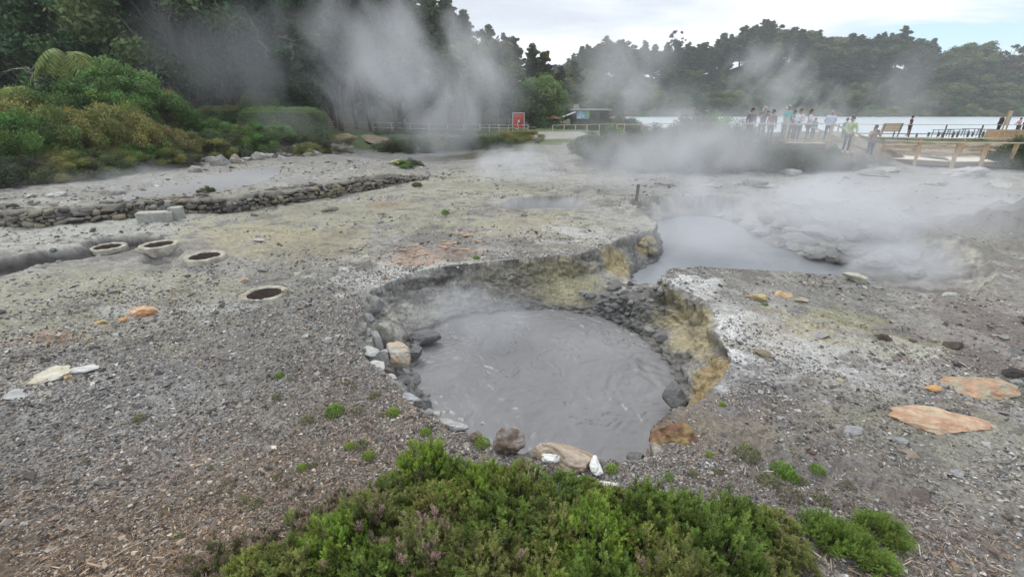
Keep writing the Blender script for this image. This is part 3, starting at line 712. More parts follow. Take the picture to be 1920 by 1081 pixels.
# right-hand ridge across the lake
rows = [(1.0, 13, .74, 1.08), (.9, 17, .80, 1.06), (.82, 22, .85, 1.05), (.66, 27, .85, 1.05), (.42, 31, .75, 1.0), (.2, 34, .6, .95), (.04, 36, .45, .75)]
for t, step, s0, s1 in rows:
    px = 1035 + rng.uniform(0, 20)
    while px < 2120:
        p = px + rng.uniform(-7, 7); Y = FY0 + (FY1 - FY0) * t
        P = at_y(p, 200, Y); z = hill_z(p, t, -1.9, max(1.0, ridge_z(p)))
        s = rng.uniform(s0, s1)
        k = CON[rng.integers(4)] if (rng.random() < (.62 if t > .3 else .25) and p < 1730) else BRD[rng.integers(3)]
        con = k in CON
        dup(k, (P[0], Y + rng.uniform(-3, 3), z - .5), rng.uniform(0, 6.28), (s * rng.uniform(1.25, 1.9), s * 1.5, s * rng.uniform(.9, 1.08) * (1.0 if con else 1.12)),
            'dark %s in the wood on the ridge across the lake' % ('conifer with a ragged pointed crown' if con else 'round-crowned leafy tree'), 'trees on the ridge across the lake', 'tree'); nT += 1
        px += step * rng.uniform(.8, 1.2)
# ridge behind the far path and the wood on the left
rows = [(1.0, 30, .92, 1.05), (.72, 34, .85, 1.05), (.45, 40, .8, 1.0), (.2, 46, .75, 1.0)]
for t, step, s0, s1 in rows:
    px = 520 + rng.uniform(0, 20)
    while px < 1075:
        if px > 965 and t < .7: break
        p = px + rng.uniform(-8, 8); Y = LY0 + 8 + (LY1 - LY0 - 8) * t
        P = at_y(p, 200, Y); z = max(hill_z(p, t, -2.2, max(-1.8, left_z(p))), gz(P[0], Y)); s = rng.uniform(s0, s1) * (.8 if p > 980 and t < .7 else 1)
        cap = at_y(p, interp(LEFTP, p) + (1 - t) * 26, Y)[2] - z
        k = CON[rng.integers(4)] if rng.random() < .6 else BRD[rng.integers(3)]
        h0 = 18 if k in CON else 15
        s = min(s, max(.25, cap / h0))
        dup(k, (P[0], Y + rng.uniform(-2, 2), z - .4), rng.uniform(0, 6.28), (s * 1.15, s * 1.15, s), 'dark %s in the wood rising behind the steam plume' % ('conifer' if k in CON else 'leafy tree'), 'trees on the wooded slope behind the steam', 'tree'); nT += 1
        px += step * rng.uniform(.8, 1.2)
for row, (Y, step) in enumerate([(40, 70), (47, 80), (56, 90), (68, 90)]):
    px = -330 + row * 20
    while px < 640:
        p = px + rng.uniform(-14, 14)
        if not (p > 540 and row == 0):
            P = at_y(p, 200, Y); t = max(0, (Y - LY0) / (LY1 - LY0)); z = max(hill_z(p, t, -2.2, left_z(p)), gz(P[0], Y))
            k = (CONF + BRDF)[[0, 2, 1, 0, 3, 1][rng.integers(6)]] if p < 575 else (BRDF[1] if rng.random() < .5 else TALL[0])
            s = rng.uniform(.85, 1.1)
            dup(k, (P[0], Y + rng.uniform(-2, 2), z - .3), rng.uniform(0, 6.28), (s, s, s), 'dense dark green tree with layered boughs in the wood behind the shrubs' if p < 420 else 'tall shaded tree of the wood behind the hedge', 'trees of the near wood', 'tree'); nT += 1
        px += step * rng.uniform(.85, 1.15)
for p, Y, hh in [(360, 42, .9), (598, 50, 1.0), (664, 58, 1.0), (690, 62, .95), (627, 56, .9), (740, 66, .95)]:
    P = at_y(p, 200, Y); dup(TALL[0], (P[0], Y, 0), rng.uniform(0, 6.28), (hh * .9, hh * .9, hh), 'tall tree with a long bare trunk standing behind the rail fence' if p > 500 else 'tall leaning tree with a bare pale trunk behind the clipped hedge', 'bare-trunked tall trees', 'tree')
for k in CON + BRD + CONF + BRDF + TALL: drop(k)
log('forest', nT)
# dead snags
def snag(px, py, Y, top, label, bend):
    P = at_y(px, py, Y); T = at_y(px, top, Y); h = T[2] - P[2]; r = np.random.default_rng(int(px)); mb = MB()
    n = 9; pts = [(bend * h * (i / n) ** 1.5 + r.normal() * .12, r.normal() * .1, h * i / n) for i in range(n + 1)]
    mb.tube(pts, [.085 - .007 * i for i in range(n + 1)], 6)
    for i in range(4, n + 1):
        q = np.array(pts[i]); d = np.array([r.choice([-1, 1]) * r.uniform(.5, 1.6), r.uniform(-.4, .4), r.uniform(-.6, .9)]); mb.tube([q, q + d * .5 + (0, 0, .1), q + d], [.025, .017, .006], 5)
    o = mb.build('dead_tree', PALE_BARK, None, True); o.location = P; tag(o, label, 'dead tree')
snag(392, 150, 38.5, 95, 'thin leaning dead trunk left of the clipped conical shrub', -.2)
snag(500, 110, 37.5, 15, 'crooked pale dead tree high in front of the dark wood', -.25)
snag(548, 112, 37.5, 66, 'thin straight dead pole against the dark wood', -.05)
snag(70, 160, 27, 125, 'short pale snag beside the palm', -.3)
# named special trees
def special(root, px, pybase, Y, scl, label, cat='tree', z=None, rz=0.0):
    P = at_y(px, pybase, Y); root.location = (P[0], P[1], P[2] if z is None else z); root.scale = (scl,) * 3; root.rotation_euler = (0, 0, rz); tag(root, label, cat)
special(broadleaf('willow_tree', 9, 4.6, 51, 60, 260, .22, (.085, .14, .04), (.11, .16, .05), .08), 1010, 222, 84, 1.0, 'pale green rounded tree behind the red sign', z=-1.2)
special(broadleaf('willow_tree', 8, 4.2, 52, 50, 260, .22, (.09, .14, .045), (.12, .165, .05), .08), 1040, 222, 105, .85, 'lower pale green tree beside the kiosk', z=-1.2)
special(broadleaf('pale_tree', 15, 7.5, 53, 60, 90, .34, (.12, .15, .07), (.15, .17, .08), .2, sparse=.15, bark=PALE_BARK, blob=.2), 1795, 120, 235, 1.0, 'airy pale green tree standing out on the far ridge', z=at_y(1795, 78, 235)[2] - 15.5)
special(broadleaf('sparse_tree', 17, 5.0, 54, 26, 60, .30, (.05, .06, .03), None, .45, bark=BARK, blob=.16), 1268, 90, 270, 1.0, 'thin airy tree rising above the far ridge line', z=at_y(1268, 50, 270)[2] - 17)
special(broadleaf('sparse_tree', 17, 5.5, 55, 30, 60, .34, (.05, .06, .03), None, .4, bark=BARK, blob=.17), 1905, 90, 250, 1.0, 'thin open-crowned tree on the ridge at the edge of the lake', z=at_y(1905, 80, 250)[2] - 17)
special(broadleaf('sparse_tree', 18, 2.4, 56, 18, 60, .26, (.05, .06, .03), None, .6, bark=BARK, blob=.2), 742, 30, 112, 1.0, 'thin broken-topped tree poking above the wood', z=at_y(742, 8, 112)[2] - 18)
special(broadleaf('young_tree', 4.4, 1.9, 57, 60, 700, .055, (.10, .165, .045), (.13, .20, .06), .05, leafmat=LEAF_N, blob=.24), 235, 215, 25.5, 1.0, 'bright green young tree above the brown shrubs', z=1.3)
special(broadleaf('young_tree', 2.8, 1.9, 58, 50, 500, .05, (.045, .09, .025), (.07, .13, .03), .02, leafmat=LEAF_N, blob=.26), 130, 215, 24, 1.0, 'low dark green tree under the palm', z=1.5)
special(broadleaf('young_tree', 2.6, 1.7, 59, 40, 400, .05, (.05, .10, .03), (.07, .14, .03), .02, leafmat=LEAF_N, blob=.26), 305, 215, 27, 1.0, 'small dark green tree right of the bright young tree', z=1.3)
# palm with pale drooping fronds
def palm(px, ptop, Y, z0, s, label, nf=13, seed=3):
    rng = np.random.default_rng(seed); T = at_y(px, ptop, Y); h = T[2] - z0
    t = empty('palm_tree', (T[0], Y, z0), 0, label, 'palm'); mb = MB(); mb.tube([(0, 0, 0), (.1, 0, h * .5), (0, 0, h)], [.12 * s, .09 * s, .08 * s], 8); mb.build('trunk', BARK, t, True)
    for i in range(nf):
        a = i * 2.4 + rng.uniform(-.3, .3); el = rng.uniform(.1, 1.0); L = s * rng.uniform(1.1, 1.5); V = []; Fq = []; C = []; base = np.array((.16, .22, .05)) * rng.uniform(.75, 1.25) * (np.array([1.15, .95, .9]) if rng.random() < .35 else 1)
        pts = []
        for k in range(15):
            q = k / 14; pts.append(np.array([math.cos(a) * L * q * math.cos(el * (1 - q)), math.sin(a) * L * q * math.cos(el * (1 - q)), h + L * (math.sin(el) * q * 1.2 - q ** 2.0 * (1.0 + .5 * el))]))
        for k in range(1, 15):
            d = pts[k] - pts[k - 1]; d /= np.linalg.norm(d); sd_ = np.cross(d, [0, 0, 1.0]); sd_ /= np.linalg.norm(sd_) + 1e-6
            for sgn in (-1, 1):
                for jj in range(2):
                    ll = s * .36 * math.sin(math.pi * min(1, (k + 1.5) / 16)) * rng.uniform(.8, 1.1); o0 = pts[k] - d * .05 * jj * s
                    tip = o0 + sd_ * sgn * ll + d * ll * .5 + np.array([0, 0, -ll * rng.uniform(.5, 1.3)]); wv = d * .022 * s; n0 = len(V)
                    V += [o0 - wv, o0 + wv, tip * .5 + o0 * .5 + wv * 1.3, tip]; Fq.append((n0, n0 + 1, n0 + 2, n0 + 3)); C += [base * rng.uniform(.8, 1.2)] * 4
        mesh_np('frond', V, np.array(Fq), LEAF_N, t, np.array(C))
    return t
palm(126, 104, 26, 1.3, 1.3, 'yellow-green palm with drooping fronds in front of the dark wood', 26, 3)
palm(30, 168, 23, 1.4, .8, 'small pale palm half hidden by shrubs beside the roof edge', 11, 8)
# hedges: clipped, leafy faces over the whole block
def hedge(a, b, Y, z0, z1, dep, label, col, n, seed, cat='hedge', topcol=None):
    rng = np.random.default_rng(seed); A = at_y(a, 220, Y)[0]; B = at_y(b, 220, Y)[0]; W = B - A; Hh = z1 - z0
    ar = np.array([W * Hh, W * dep, dep * Hh, dep * Hh, W * Hh]); k = rng.choice(5, n, p=ar / ar.sum()); u = rng.random(n); v = rng.random(n)
    P = np.zeros((n, 3)); Nn = np.zeros((n, 3))
    for i, (fx, nn) in enumerate([(lambda: (u * W, 0 * u, v * Hh), (0, -1, 0)), (lambda: (u * W, v * dep, 0 * u + Hh), (0, 0, 1)), (lambda: (0 * u, u * dep, v * Hh), (-1, 0, 0)), (lambda: (0 * u + W, u * dep, v * Hh), (1, 0, 0)), (lambda: (u * W, 0 * u + dep, v * Hh), (0, 1, 0))]):
        q = np.stack(fx(), 1); P[k == i] = q[k == i]; Nn[k == i] = nn
    # rounded shoulders and lumps
    ctr = np.array([W / 2, dep / 2, Hh * .4]); d = (P - ctr) / np.array([W / 2, dep / 2, Hh * .6]); rr = (np.abs(d) ** 5).sum(1) ** (1 / 5); P = ctr + (P - ctr) / rr[:, None]
    P += Nn * ((fbm3(P[:, 0] * 1.2, P[:, 1] * 1.2, P[:, 2] * 1.2, seed, 4) - .5) * .35 + rng.normal(size=n) * .045)[:, None]
    nv = fbm3(P[:, 0] * 1.6, P[:, 1] * 1.6, P[:, 2] * 1.6, seed + 4, 3)[:, None]
    C = np.array(col) * (.6 + .8 * nv) * rng.uniform(.7, 1.3, (n, 1))
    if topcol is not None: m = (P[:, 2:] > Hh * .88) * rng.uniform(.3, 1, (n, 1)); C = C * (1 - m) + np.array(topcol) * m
    V, Fq = leaf_quads(P, .045 * rng.uniform(.6, 1.4, n), rng, Nn, .55, .4)
    o = mesh_np('hedge', V, Fq, LEAF_N, None, np.repeat(C, 4, 0)); o.location = (A, Y, z0); tag(o, label, cat)
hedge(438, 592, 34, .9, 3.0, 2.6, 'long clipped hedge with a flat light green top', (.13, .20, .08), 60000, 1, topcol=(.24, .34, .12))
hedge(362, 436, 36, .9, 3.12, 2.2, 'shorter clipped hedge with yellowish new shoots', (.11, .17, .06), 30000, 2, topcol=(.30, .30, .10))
# ---------------------------------------------------------------- shrubs
def shrub(name, r, h, seed, nb=26, per=260, size=.035, col=(.07, .10, .03), col2=None, leafmat=None, twigs=14, down=-.4):
    rng = np.random.default_rng(seed); t = empty(name, (0, -60, -60)); cs, rd = [], []; mb = MB()
    for i in range(nb):
        a = rng.uniform(0, 6.28); q = rng.random() ** .5; z = h * rng.uniform(.25, 1) * (1 - .55 * q ** 2)
        cs.append(np.array([r * q * math.cos(a), r * q * math.sin(a), z])); rd.append(r * rng.uniform(.16, .30))
    V, Fq, C = clump_leaves(cs, rd, per, size, rng, .85, col, .35, .35, .2, .35, down, col2)
    for i in range(twigs):
        c = cs[i % nb] * np.array([1.05, 1.05, 1.12]); mb.tube([(c[0] * .1, c[1] * .1, 0), (c[0] * .6, c[1] * .6, c[2] * .55), c], [.012 * r + .008, .008, .003], 4)
    mb.build('stems', BARK, t); mesh_np('foliage', V, Fq, leafmat or LEAF_N, t, C)
    return t
SH = {'brown': [shrub('heath_shrub', 1.1, 1.3, 61, 40, 460, .035, (.16, .165, .05), (.19, .20, .06)), shrub('heath_shrub', 1.0, 1.1, 62, 36, 460, .032, (.18, .16, .06), (.13, .145, .045))],
      'green': [shrub('leafy_shrub', 1.1, 1.3, 63, 40, 430, .04, (.09, .16, .04), (.12, .19, .05)), shrub('leafy_shrub', 1.0, 1.2, 64, 36, 430, .04, (.12, .18, .05), (.09, .13, .04))],
      'lime': [shrub('leafy_shrub', .9, .9, 65, 26, 430, .035, (.19, .27, .05), (.15, .22, .05))],
      'dark': [shrub('dark_shrub', 1.1, 1.2, 66, 40, 430, .035, (.065, .09, .04), (.085, .105, .045)), shrub('dark_shrub', 1.2, 1.0, 67, 40, 430, .035, (.075, .085, .045), (.055, .075, .035))],
      'dry': [shrub('bare_shrub', 1.0, .9, 68, 26, 160, .025, (.17, .15, .10), (.12, .11, .08), twigs=60)]}
SHN = {'brown': 'olive-brown heath shrub', 'green': 'green leafy shrub', 'lime': 'low lime-green shrub', 'dark': 'dark green shrub', 'dry': 'half-bare grey-brown shrub'}
def put_shrub(kind, px, py, r, hs=1.0, where='', sink=.05, z=None, Y=None, group=None, depth=.7):
    if Y is None: P = gpt(px, py)
    else: P = at_y(px, py, Y); P[2] = gz(P[0], P[1])
    P[1] += r * depth
    P[2] = gz(P[0], P[1]) if z is None else z
    k = SH[kind][int(rng.integers(len(SH[kind])))]
    return dup(k, (P[0], P[1], P[2] - sink), rng.uniform(0, 6.28), (r, r, r * hs * rng.uniform(.9, 1.1)), (SHN[kind] + ' ' + where).strip(), group, 'shrub')
G1 = 'shrubs on the bank below the wood'
# front edge, second and third rows of the left bank: (kind, px, base row, radius, height)
for kd, px, py, r, hs, wh in [
    ('green', -90, 352, 1.0, 1.0, 'at the front of the bank'), ('dark', -10, 345, .8, .8, 'at the foot of the bank beside the wall'), ('dry', 55, 338, .9, .9, 'at the foot of the bank'), ('brown', 110, 330, .8, .8, 'at the foot of the bank'), ('lime', 135, 322, .55, .8, 'at the foot of the bank'),
    ('dark', 165, 325, .8, .8, 'at the front edge of the bank'), ('brown', 205, 318, .9, .8, 'at the front edge of the bank'), ('green', 245, 312, .9, .6, 'at the front edge of the bank'), ('brown', 290, 310, .8, .7, 'over the rocky ledge'), ('dark', 325, 306, .8, .6, 'over the rocky ledge'), ('lime', 352, 300, .55, .7, 'over the rocky ledge'), ('dark', 372, 296, .6, .6, 'over the rocky ledge'),
    ('green', -60, 318, 1.2, 1.3, 'in the middle of the bank'), ('green', 20, 305, 1.2, 1.3, 'in the middle of the bank'), ('green', 90, 298, 1.2, 1.3, 'in the middle of the bank'), ('brown', 150, 292, 1.2, 1.3, 'in the middle of the bank'), ('brown', 215, 290, 1.2, 1.3, 'in the middle of the bank'), ('brown', 275, 288, 1.1, 1.2, 'in the middle of the bank'), ('brown', 325, 284, 1.1, 1.0, 'in the middle of the bank'), ('dark', 385, 284, 1.0, .8, 'before the shorter hedge'),
    ('brown', -20, 275, 1.5, 1.3, 'at the top of the bank'), ('brown', 60, 270, 1.5, 1.4, 'at the top of the bank'), ('brown', 140, 266, 1.5, 1.4, 'at the top of the bank'), ('brown', 220, 264, 1.5, 1.4, 'at the top of the bank'), ('brown', 290, 264, 1.4, 1.3, 'at the top of the bank'), ('brown', 335, 262, 1.0, 1.1, 'beside the shorter hedge'),
    ('green', 385, 268, 1.3, .8, 'below the shorter hedge'), ('green', 430, 274, 1.0, .8, 'below the hedge'), ('green', 475, 276, 1.0, .8, 'below the hedge'), ('dark', 430, 286, 1.0, .7, 'above the pale rocks'), ('green', 520, 272, 1.0, .8, 'below the hedge'), ('dark', 490, 280, 1.0, .7, 'above the pale rocks'), ('dark', 540, 276, 1.0, .7, 'above the pale rocks'), ('green', 560, 264, 1.1, .8, 'at the end of the hedge'), ('lime', 595, 262, .9, .9, 'at the end of the hedge beside the fence'), ('dark', 585, 276, .9, .7, 'over the earth bank'), ('dry', 615, 272, .8, .7, 'over the earth bank')]:
    put_shrub(kd, px, py, r, hs, wh, group=G1)
# conical shrub behind the hedge
c = put_shrub('green', 474, 215, 1.9, 1.5, '', Y=38, z=1.2); c['label'] = 'cone-shaped light green shrub rising behind the long hedge'
# heath bank in the middle and the right
G2 = 'shrubs of the heath bank below the path'
for kd, px, py, r, hs in [('dark', 735, 285, 1.3, .8), ('dark', 775, 286, 1.2, .8), ('brown', 820, 284, 1.3, .7), ('dark', 868, 282, 1.3, .8), ('brown', 905, 276, 1.3, .7), ('dark', 925, 279, 1.2, .7), ('brown', 955, 270, 1.2, .6), ('brown', 990, 264, 1.3, .5), ('dark', 1115, 290, 1.2, .9), ('dark', 1140, 296, 1.3, 1.0), ('green', 1150, 282, 1.0, 1.0), ('dark', 1185, 294, 1.3, .8), ('dark', 1225, 292, 1.4, .8), ('dark', 1265, 296, 1.4, .8), ('dark', 1310, 290, 1.5, 1.1), ('green', 1345, 296, 1.4, 1.0), ('dark', 1385, 300, 1.4, .9), ('dark', 1430, 304, 1.4, .8), ('dark', 1475, 306, 1.3, .8), ('dark', 1515, 306, 1.2, .7), ('green', 1550, 305, .9, .7), ]:
    put_shrub(kd, px, py, r, hs, 'on the heath bank half veiled by steam', group=G2)
for px, r, hs in [(1130, 1.2, 1.1), (1175, 1.1, .9), (1215, 1.3, 1.0), (1260, 1.4, 1.1), (1305, 1.5, 1.3), (1345, 1.5, 1.35), (1385, 1.3, 1.1), (1420, 1.3, .8), (1455, 1.3, .8), (1490, 1.3, .8), (1520, 1.1, .9), (1550, .9, .9), (1570, .8, .7)]:
    put_shrub('dark', px, 270, r, hs, 'right below the upper walkway', Y=25.0 if px > 1200 else 27, group='shrubs below the upper walkway', depth=0)
for px, r, wh in [(395, 1.0, 1), (440, 1.0, 1), (485, 1.0, 1), (530, 1.0, 1), (575, .9, 1), (615, .7, 1), (-80, 1.2, 0), (-20, 1.1, 0), (40, 1.0, 0), (95, .9, 0), (150, .8, 0), (200, .8, 0)]:
    put_shrub(['dark', 'green', 'dry', 'brown'][int(px) % 4], px, 297 - (px - 395) * .04 if wh else 350 - px * .1, r, .85, 'right above the pale rocks of the eroded bank' if wh else 'at the lowest edge of the left bank', group=G1, depth=.2)
for px, py, r in [(1058, 222, 1.5), (1085, 224, 1.6), (1110, 224, 1.7), (1135, 228, 2.6), (1165, 226, 2.8), (1190, 226, 2.2)]:
    put_shrub('dark', px, py, r, .9, 'around the kiosk terrace', Y=72, z=-1.0, group='shrubs around the kiosk')
for px, py, r in [(640, 250, 1.2), (690, 250, 1.2), (715, 248, 1.3), (760, 240, 1.3), (840, 240, 1.3), (880, 238, 1.4)]:
    put_shrub('dark', px, py, r, .7, 'along the foot of the far rail fence', Y=58, z=-.5, group='shrubs along the far fence')
c = put_shrub('dark', 1925, 318, 1.25, 1.1, 'at the end of the boardwalk railing'); c = put_shrub('dark', 1975, 318, 1.4, 1.2, 'beyond the end of the boardwalk')
c = put_shrub('dark', 382, 362, .26, .9, 'growing alone on the terrace wall'); c = put_shrub('dark', 352, 362, .16, .6, 'creeping beside the lone wall bush')
c = put_shrub('green', 748, 312, .55, .5, 'low on the end of the stone wall'); c = put_shrub('dark', 770, 310, .5, .8, 'at the end of the stone wall')
c = put_shrub('dark', 781, 350, .22, .6, 'sprawling on the flats beyond the wall')
c = put_shrub('dark', 1890, 238, 1.6, .7, 'between the boardwalk and the lake', Y=46, z=-1.0)
# shore scrub at the foot of the far ridge
for i in range(26):
    px = 1190 + i * 32 + rng.uniform(-8, 8); put_shrub('green' if i % 3 else 'brown', px, 206, rng.uniform(3, 5), .7, 'on the far lake shore below the ridge', Y=203 + rng.uniform(-1, 3), z=-1.6, group='scrub along the far lake shore')
for ks in SH.values():
    for k in ks: drop(k)
log('shrubs')
# ================================================================== ROCKS AND GROUND OBJECTS
ROCK = mat('rock_mat', attr=True, rough=.9, spec=.2, var=.25, vscale=9, bump=.8, bscale=28)
def rock(name, dims, seed, col, parent=None, sub=4, rough=.22, cuts=7, col2=None, c2s=2.2):
    r = np.random.default_rng(seed); bm = bmesh.new(); bmesh.ops.create_icosphere(bm, subdivisions=sub, radius=1)
    V = np.array([v.co for v in bm.verts]); Fs = np.array([[v.index for v in f.verts] for f in bm.faces]); bm.free()
    for _ in range(cuts):
        n = rsphere(1, r)[0]; d = r.uniform(.45, .8); k = V @ n; V = V - np.maximum(k - d, 0)[:, None] * n * .9
    s = seed * 1.7
    V = V * (1 + rough * (fbm3(V[:, 0] * 1.6 + s, V[:, 1] * 1.6, V[:, 2] * 1.6, seed, 4) - .5)[:, None] * 2) 
    V = V * (1 + .22 * (fbm3(V[:, 0] * 5 + s, V[:, 1] * 5, V[:, 2] * 5, seed + 3, 4, .6) - .5)[:, None])
    c = np.array(col)[None] * (.75 + .5 * fbm3(V[:, 0] * 4, V[:, 1] * 4, V[:, 2] * 4 + s, seed + 5, 4))[:, None]
    if col2 is not None:
        m = sstep(.47, .56, fbm3(V[:, 0] * c2s, V[:, 1] * c2s, V[:, 2] * c2s + s, seed + 7, 5, .6))[:, None]; c = c * (1 - m) + np.array(col2)[None] * m
    V = V * np.array(dims) / 2
    o = mesh_np(name, V, Fs, ROCK, parent, c, smooth=False); return o
GREY, DGREY, PALE, TAN, BRN, ORG, WHT, OCH = (.24, .235, .225), (.15, .148, .145), (.42, .40, .35), (.33, .29, .21), (.15, .11, .085), (.50, .27, .14), (.6, .59, .56), (.36, .28, .12)
def put_rock(px, py, wpx, dims, col, label, seed, z=None, rz=None, col2=None, sink=.3, cat='rock', group=None, **kw):
    P = gpt(px, py) if z is None else at(px, py, z)
    dep = P[1] * CP - (P[2] - EYE[2]) * SP; wm = wpx / F * dep
    D = np.array(dims) * wm; o = rock('boulder' if wm > .5 else 'rock', D, seed, col, col2=col2, **kw)
    o.location = (P[0], P[1] + D[1] * .2, P[2] + D[2] * (.5 - sink)); r_ = np.random.default_rng(seed); o.rotation_euler = (r_.uniform(-.15, .15), r_.uniform(-.15, .15), r_.uniform(-.4, .4) if rz is None else rz)
    tag(o, label, cat, group); return o
R = put_rock
# left rim of the crater
R(746, 690, 62, (1, .8, .85), PALE, 'large rounded pale tan boulder jammed in the left wall of the mud crater', 1, z=-.45, col2=(.46, .36, .26), sink=.1)
R(752, 722, 46, (1, .8, .6), GREY, 'grey broken block under the large tan boulder', 2, z=-.62, cuts=12)
R(706, 650, 34, (.7, .8, 1.6), (.36, .36, .335), 'tall pale slab standing on edge in the left crater rim', 3, z=-.35, cuts=14, rough=.1)
R(684, 610, 40, (1, .9, .8), GREY, 'angular grey block at the upper end of the left rim slabs', 4, z=-.15, cuts=12)
R(690, 668, 44, (1, 1, .45), (.40, .40, .37), 'flat light slab on the left crater lip', 5, cuts=14, rough=.1, z=-.02)
R(700, 700, 52, (1, 1.3, .4), (.40, .395, .36), 'long flat pale slab on the left crater lip below the upright slab', 6, z=-.04, cuts=14, rough=.1, rz=.6)
R(735, 735, 30, (1, 1, .7), WHT, 'small white block wedged under the lip slabs', 7, z=-.2, cuts=12)
R(768, 752, 40, (1, .7, .5), (.36, .37, .38), 'bluish grey slab sliding into the mud', 8, z=-.5, cuts=14)
R(790, 770, 36, (1, .8, .9), DGREY, 'dark wet block at the mud line', 9, z=-.7)
R(805, 780, 22, (1, .9, .8), GREY, 'small grey rock on the lip near the mud', 10, z=-.1); R(820, 778, 18, (1, .9, .8), PALE, 'small cream-topped rock on the lip', 11, z=-.08)
R(858, 806, 40, (1.3, .8, .5), (.38, .38, .37), 'pale grey slab on the near lip of the crater', 12, z=-.02, cuts=12); R(893, 822, 26, (1, .9, .9), (.20, .16, .12), 'small rounded brown rock beside the heather on the crater lip', 13, z=.02)
R(955, 846, 58, (1, .8, .95), BRN, 'brown pointed rock between the heather and the mud', 14, z=.0, col2=(.22, .19, .17), cuts=5, sink=.2)
R(1062, 872, 118, (1.2, .6, .38), (.30, .225, .165), 'long tan rock shelf on the near lip of the crater', 15, z=-.03, col2=(.40, .33, .26), sink=.35)
R(1030, 862, 34, (1.2, .7, .5), (.66, .65, .62), 'white crusted rock on the tan shelf', 16, z=.12)
R(1118, 880, 36, (.8, 1.2, .5), (.66, .65, .62), 'white crusted rock hanging at the end of the tan shelf', 17, z=.02)
R(1000, 892, 40, (1.2, .7, .4), (.60, .58, .55), 'white stone half covered by the heather', 18, z=.03)
R(1140, 912, 30, (1.2, .7, .4), (.64, .62, .6), 'white stone right of the heather top', 19, z=.0)
# more blocks sunk in the left wall
for i, (px, py, w_, dm, c, zz, t_) in enumerate([(700, 590, 46, (.9, .9, 1.1), GREY, -.25, 'grey block sunk high in the left crater wall under the top slab'), (722, 640, 50, (.9, .8, 1.2), (.30, .29, .25), -.4, 'tan-grey block above the large tan boulder'), (715, 680, 40, (1, .9, .9), (.34, .33, .31), -.3, 'pale grey block between the upright slab and the tan boulder'), (762, 775, 40, (1, .9, .7), (.30, .295, .28), -.3, 'grey block low on the left lip near the bluish slab'), (728, 718, 34, (1.2, .9, .6), (.42, .41, .38), -.2, 'light wedge-shaped block on the left lip'), (830, 800, 30, (1.2, .9, .6), (.36, .35, .33), -.12, 'light grey block on the near left lip'), (775, 668, 40, (1, .9, .7), DGREY, -.72, 'dark mud-coated rock at the waterline under the left wall'), (800, 640, 50, (1.2, .9, .6), DGREY, -.74, 'dark mud-coated ledge under the far left wall')]):
    R(px, py, w_, dm, c, t_, 400 + i, z=zz, cuts=13, rough=.15)
# right rim
R(1268, 850, 86, (1, .9, .75), (.17, .095, .06), 'dark red-brown earth boulder hanging over the right crater lip', 21, z=-.12, rough=.32, sink=.15, col2=(.27, .19, .09))
R(1268, 760, 54, (.8, 1.1, 1), DGREY, 'dark rounded rock at the foot of the ochre wall', 22, z=-.62)
R(1240, 640, 30, (1, 1, .7), DGREY, 'grey rock low in the right crater wall', 23, z=-.7); R(1222, 622, 26, (1, 1, .7), GREY, 'small grey rock low in the right crater wall beside the mud', 24, z=-.72)
R(1195, 862, 38, (1, .8, .5), DGREY, 'dark jagged rock at the near right corner of the mud', 25, z=-.25, cuts=12)
# the promontory of cobbles between the pools
r_ = np.random.default_rng(99)
for i in range(16):
    a = r_.uniform(0, 1); px = 1160 + 76 * a + r_.uniform(-5, 5); py = 472 - 16 * a + r_.uniform(-8, 22); zz = -.05 - (py - 450) / 70
    R(px, py, r_.uniform(14, 24), (1, .9, .9), TAN if i % 3 else OCH, 'rounded cobble packed in the crumbling wall between the two pools', 200 + i, z=zz, sub=3, group='cobbles in the wall between the two pools')
for i in range(46):
    a = r_.random(); px = 1090 + 170 * a + r_.uniform(-20, 20); py = 562 + r_.uniform(-24, 34) - 10 * a; R(px, py, r_.uniform(8, 20), (1.2, .9, .7), DGREY if i % 4 else GREY, 'dark wet stone of the scree between the two pools', 240 + i, sub=2, rough=.3, group='dark stones of the scree between the pools')
# far bank of the second pool
for i, (px, py, w_) in enumerate([(1385, 415, 20), (1410, 430, 22), (1430, 440, 30), (1465, 430, 34), (1500, 466, 62), (1540, 485, 50), (1575, 492, 40), (1600, 478, 50), (1650, 500, 60), (1700, 492, 54), (1490, 440, 34), (1530, 440, 44), (1560, 450, 36), (1610, 446, 44), (1590, 425, 40), (1660, 455, 48), (1545, 415, 34), (1350, 405, 16), (1440, 415, 30), (1720, 520, 40)]):
    R(px, py, w_, (1.15, .9, .55), (.30, .29, .27) if i % 3 else (.22, .215, .2), ['smooth grey boulder at the waterline of the second pool', 'grey lump on the rubble slope above the second pool'][0 if py > 460 else 1], 300 + i, rough=.3, sink=.25, group='boulders on the far bank of the second pool', cuts=4)
for i, (px, py, w_) in enumerate([(1285, 318, 44), (1482, 326, 34), (1420, 348, 50), (1445, 352, 30), (1640, 330, 50), (1665, 322, 34), (1600, 336, 30), (1820, 330, 60), (1755, 345, 44), (1340, 350, 30), (1700, 400, 50), (1560, 380, 46), (1500, 385, 30), (1880, 350, 40), (1250, 345, 26)]):
    R(px, py, w_, (1.2, .9, .5), (.36, .35, .325) if i % 2 else (.28, .27, .25), 'low grey mound of mud rock on the steaming flats', 330 + i, rough=.42, sink=.5, cuts=3, group='grey mounds on the steaming flats')
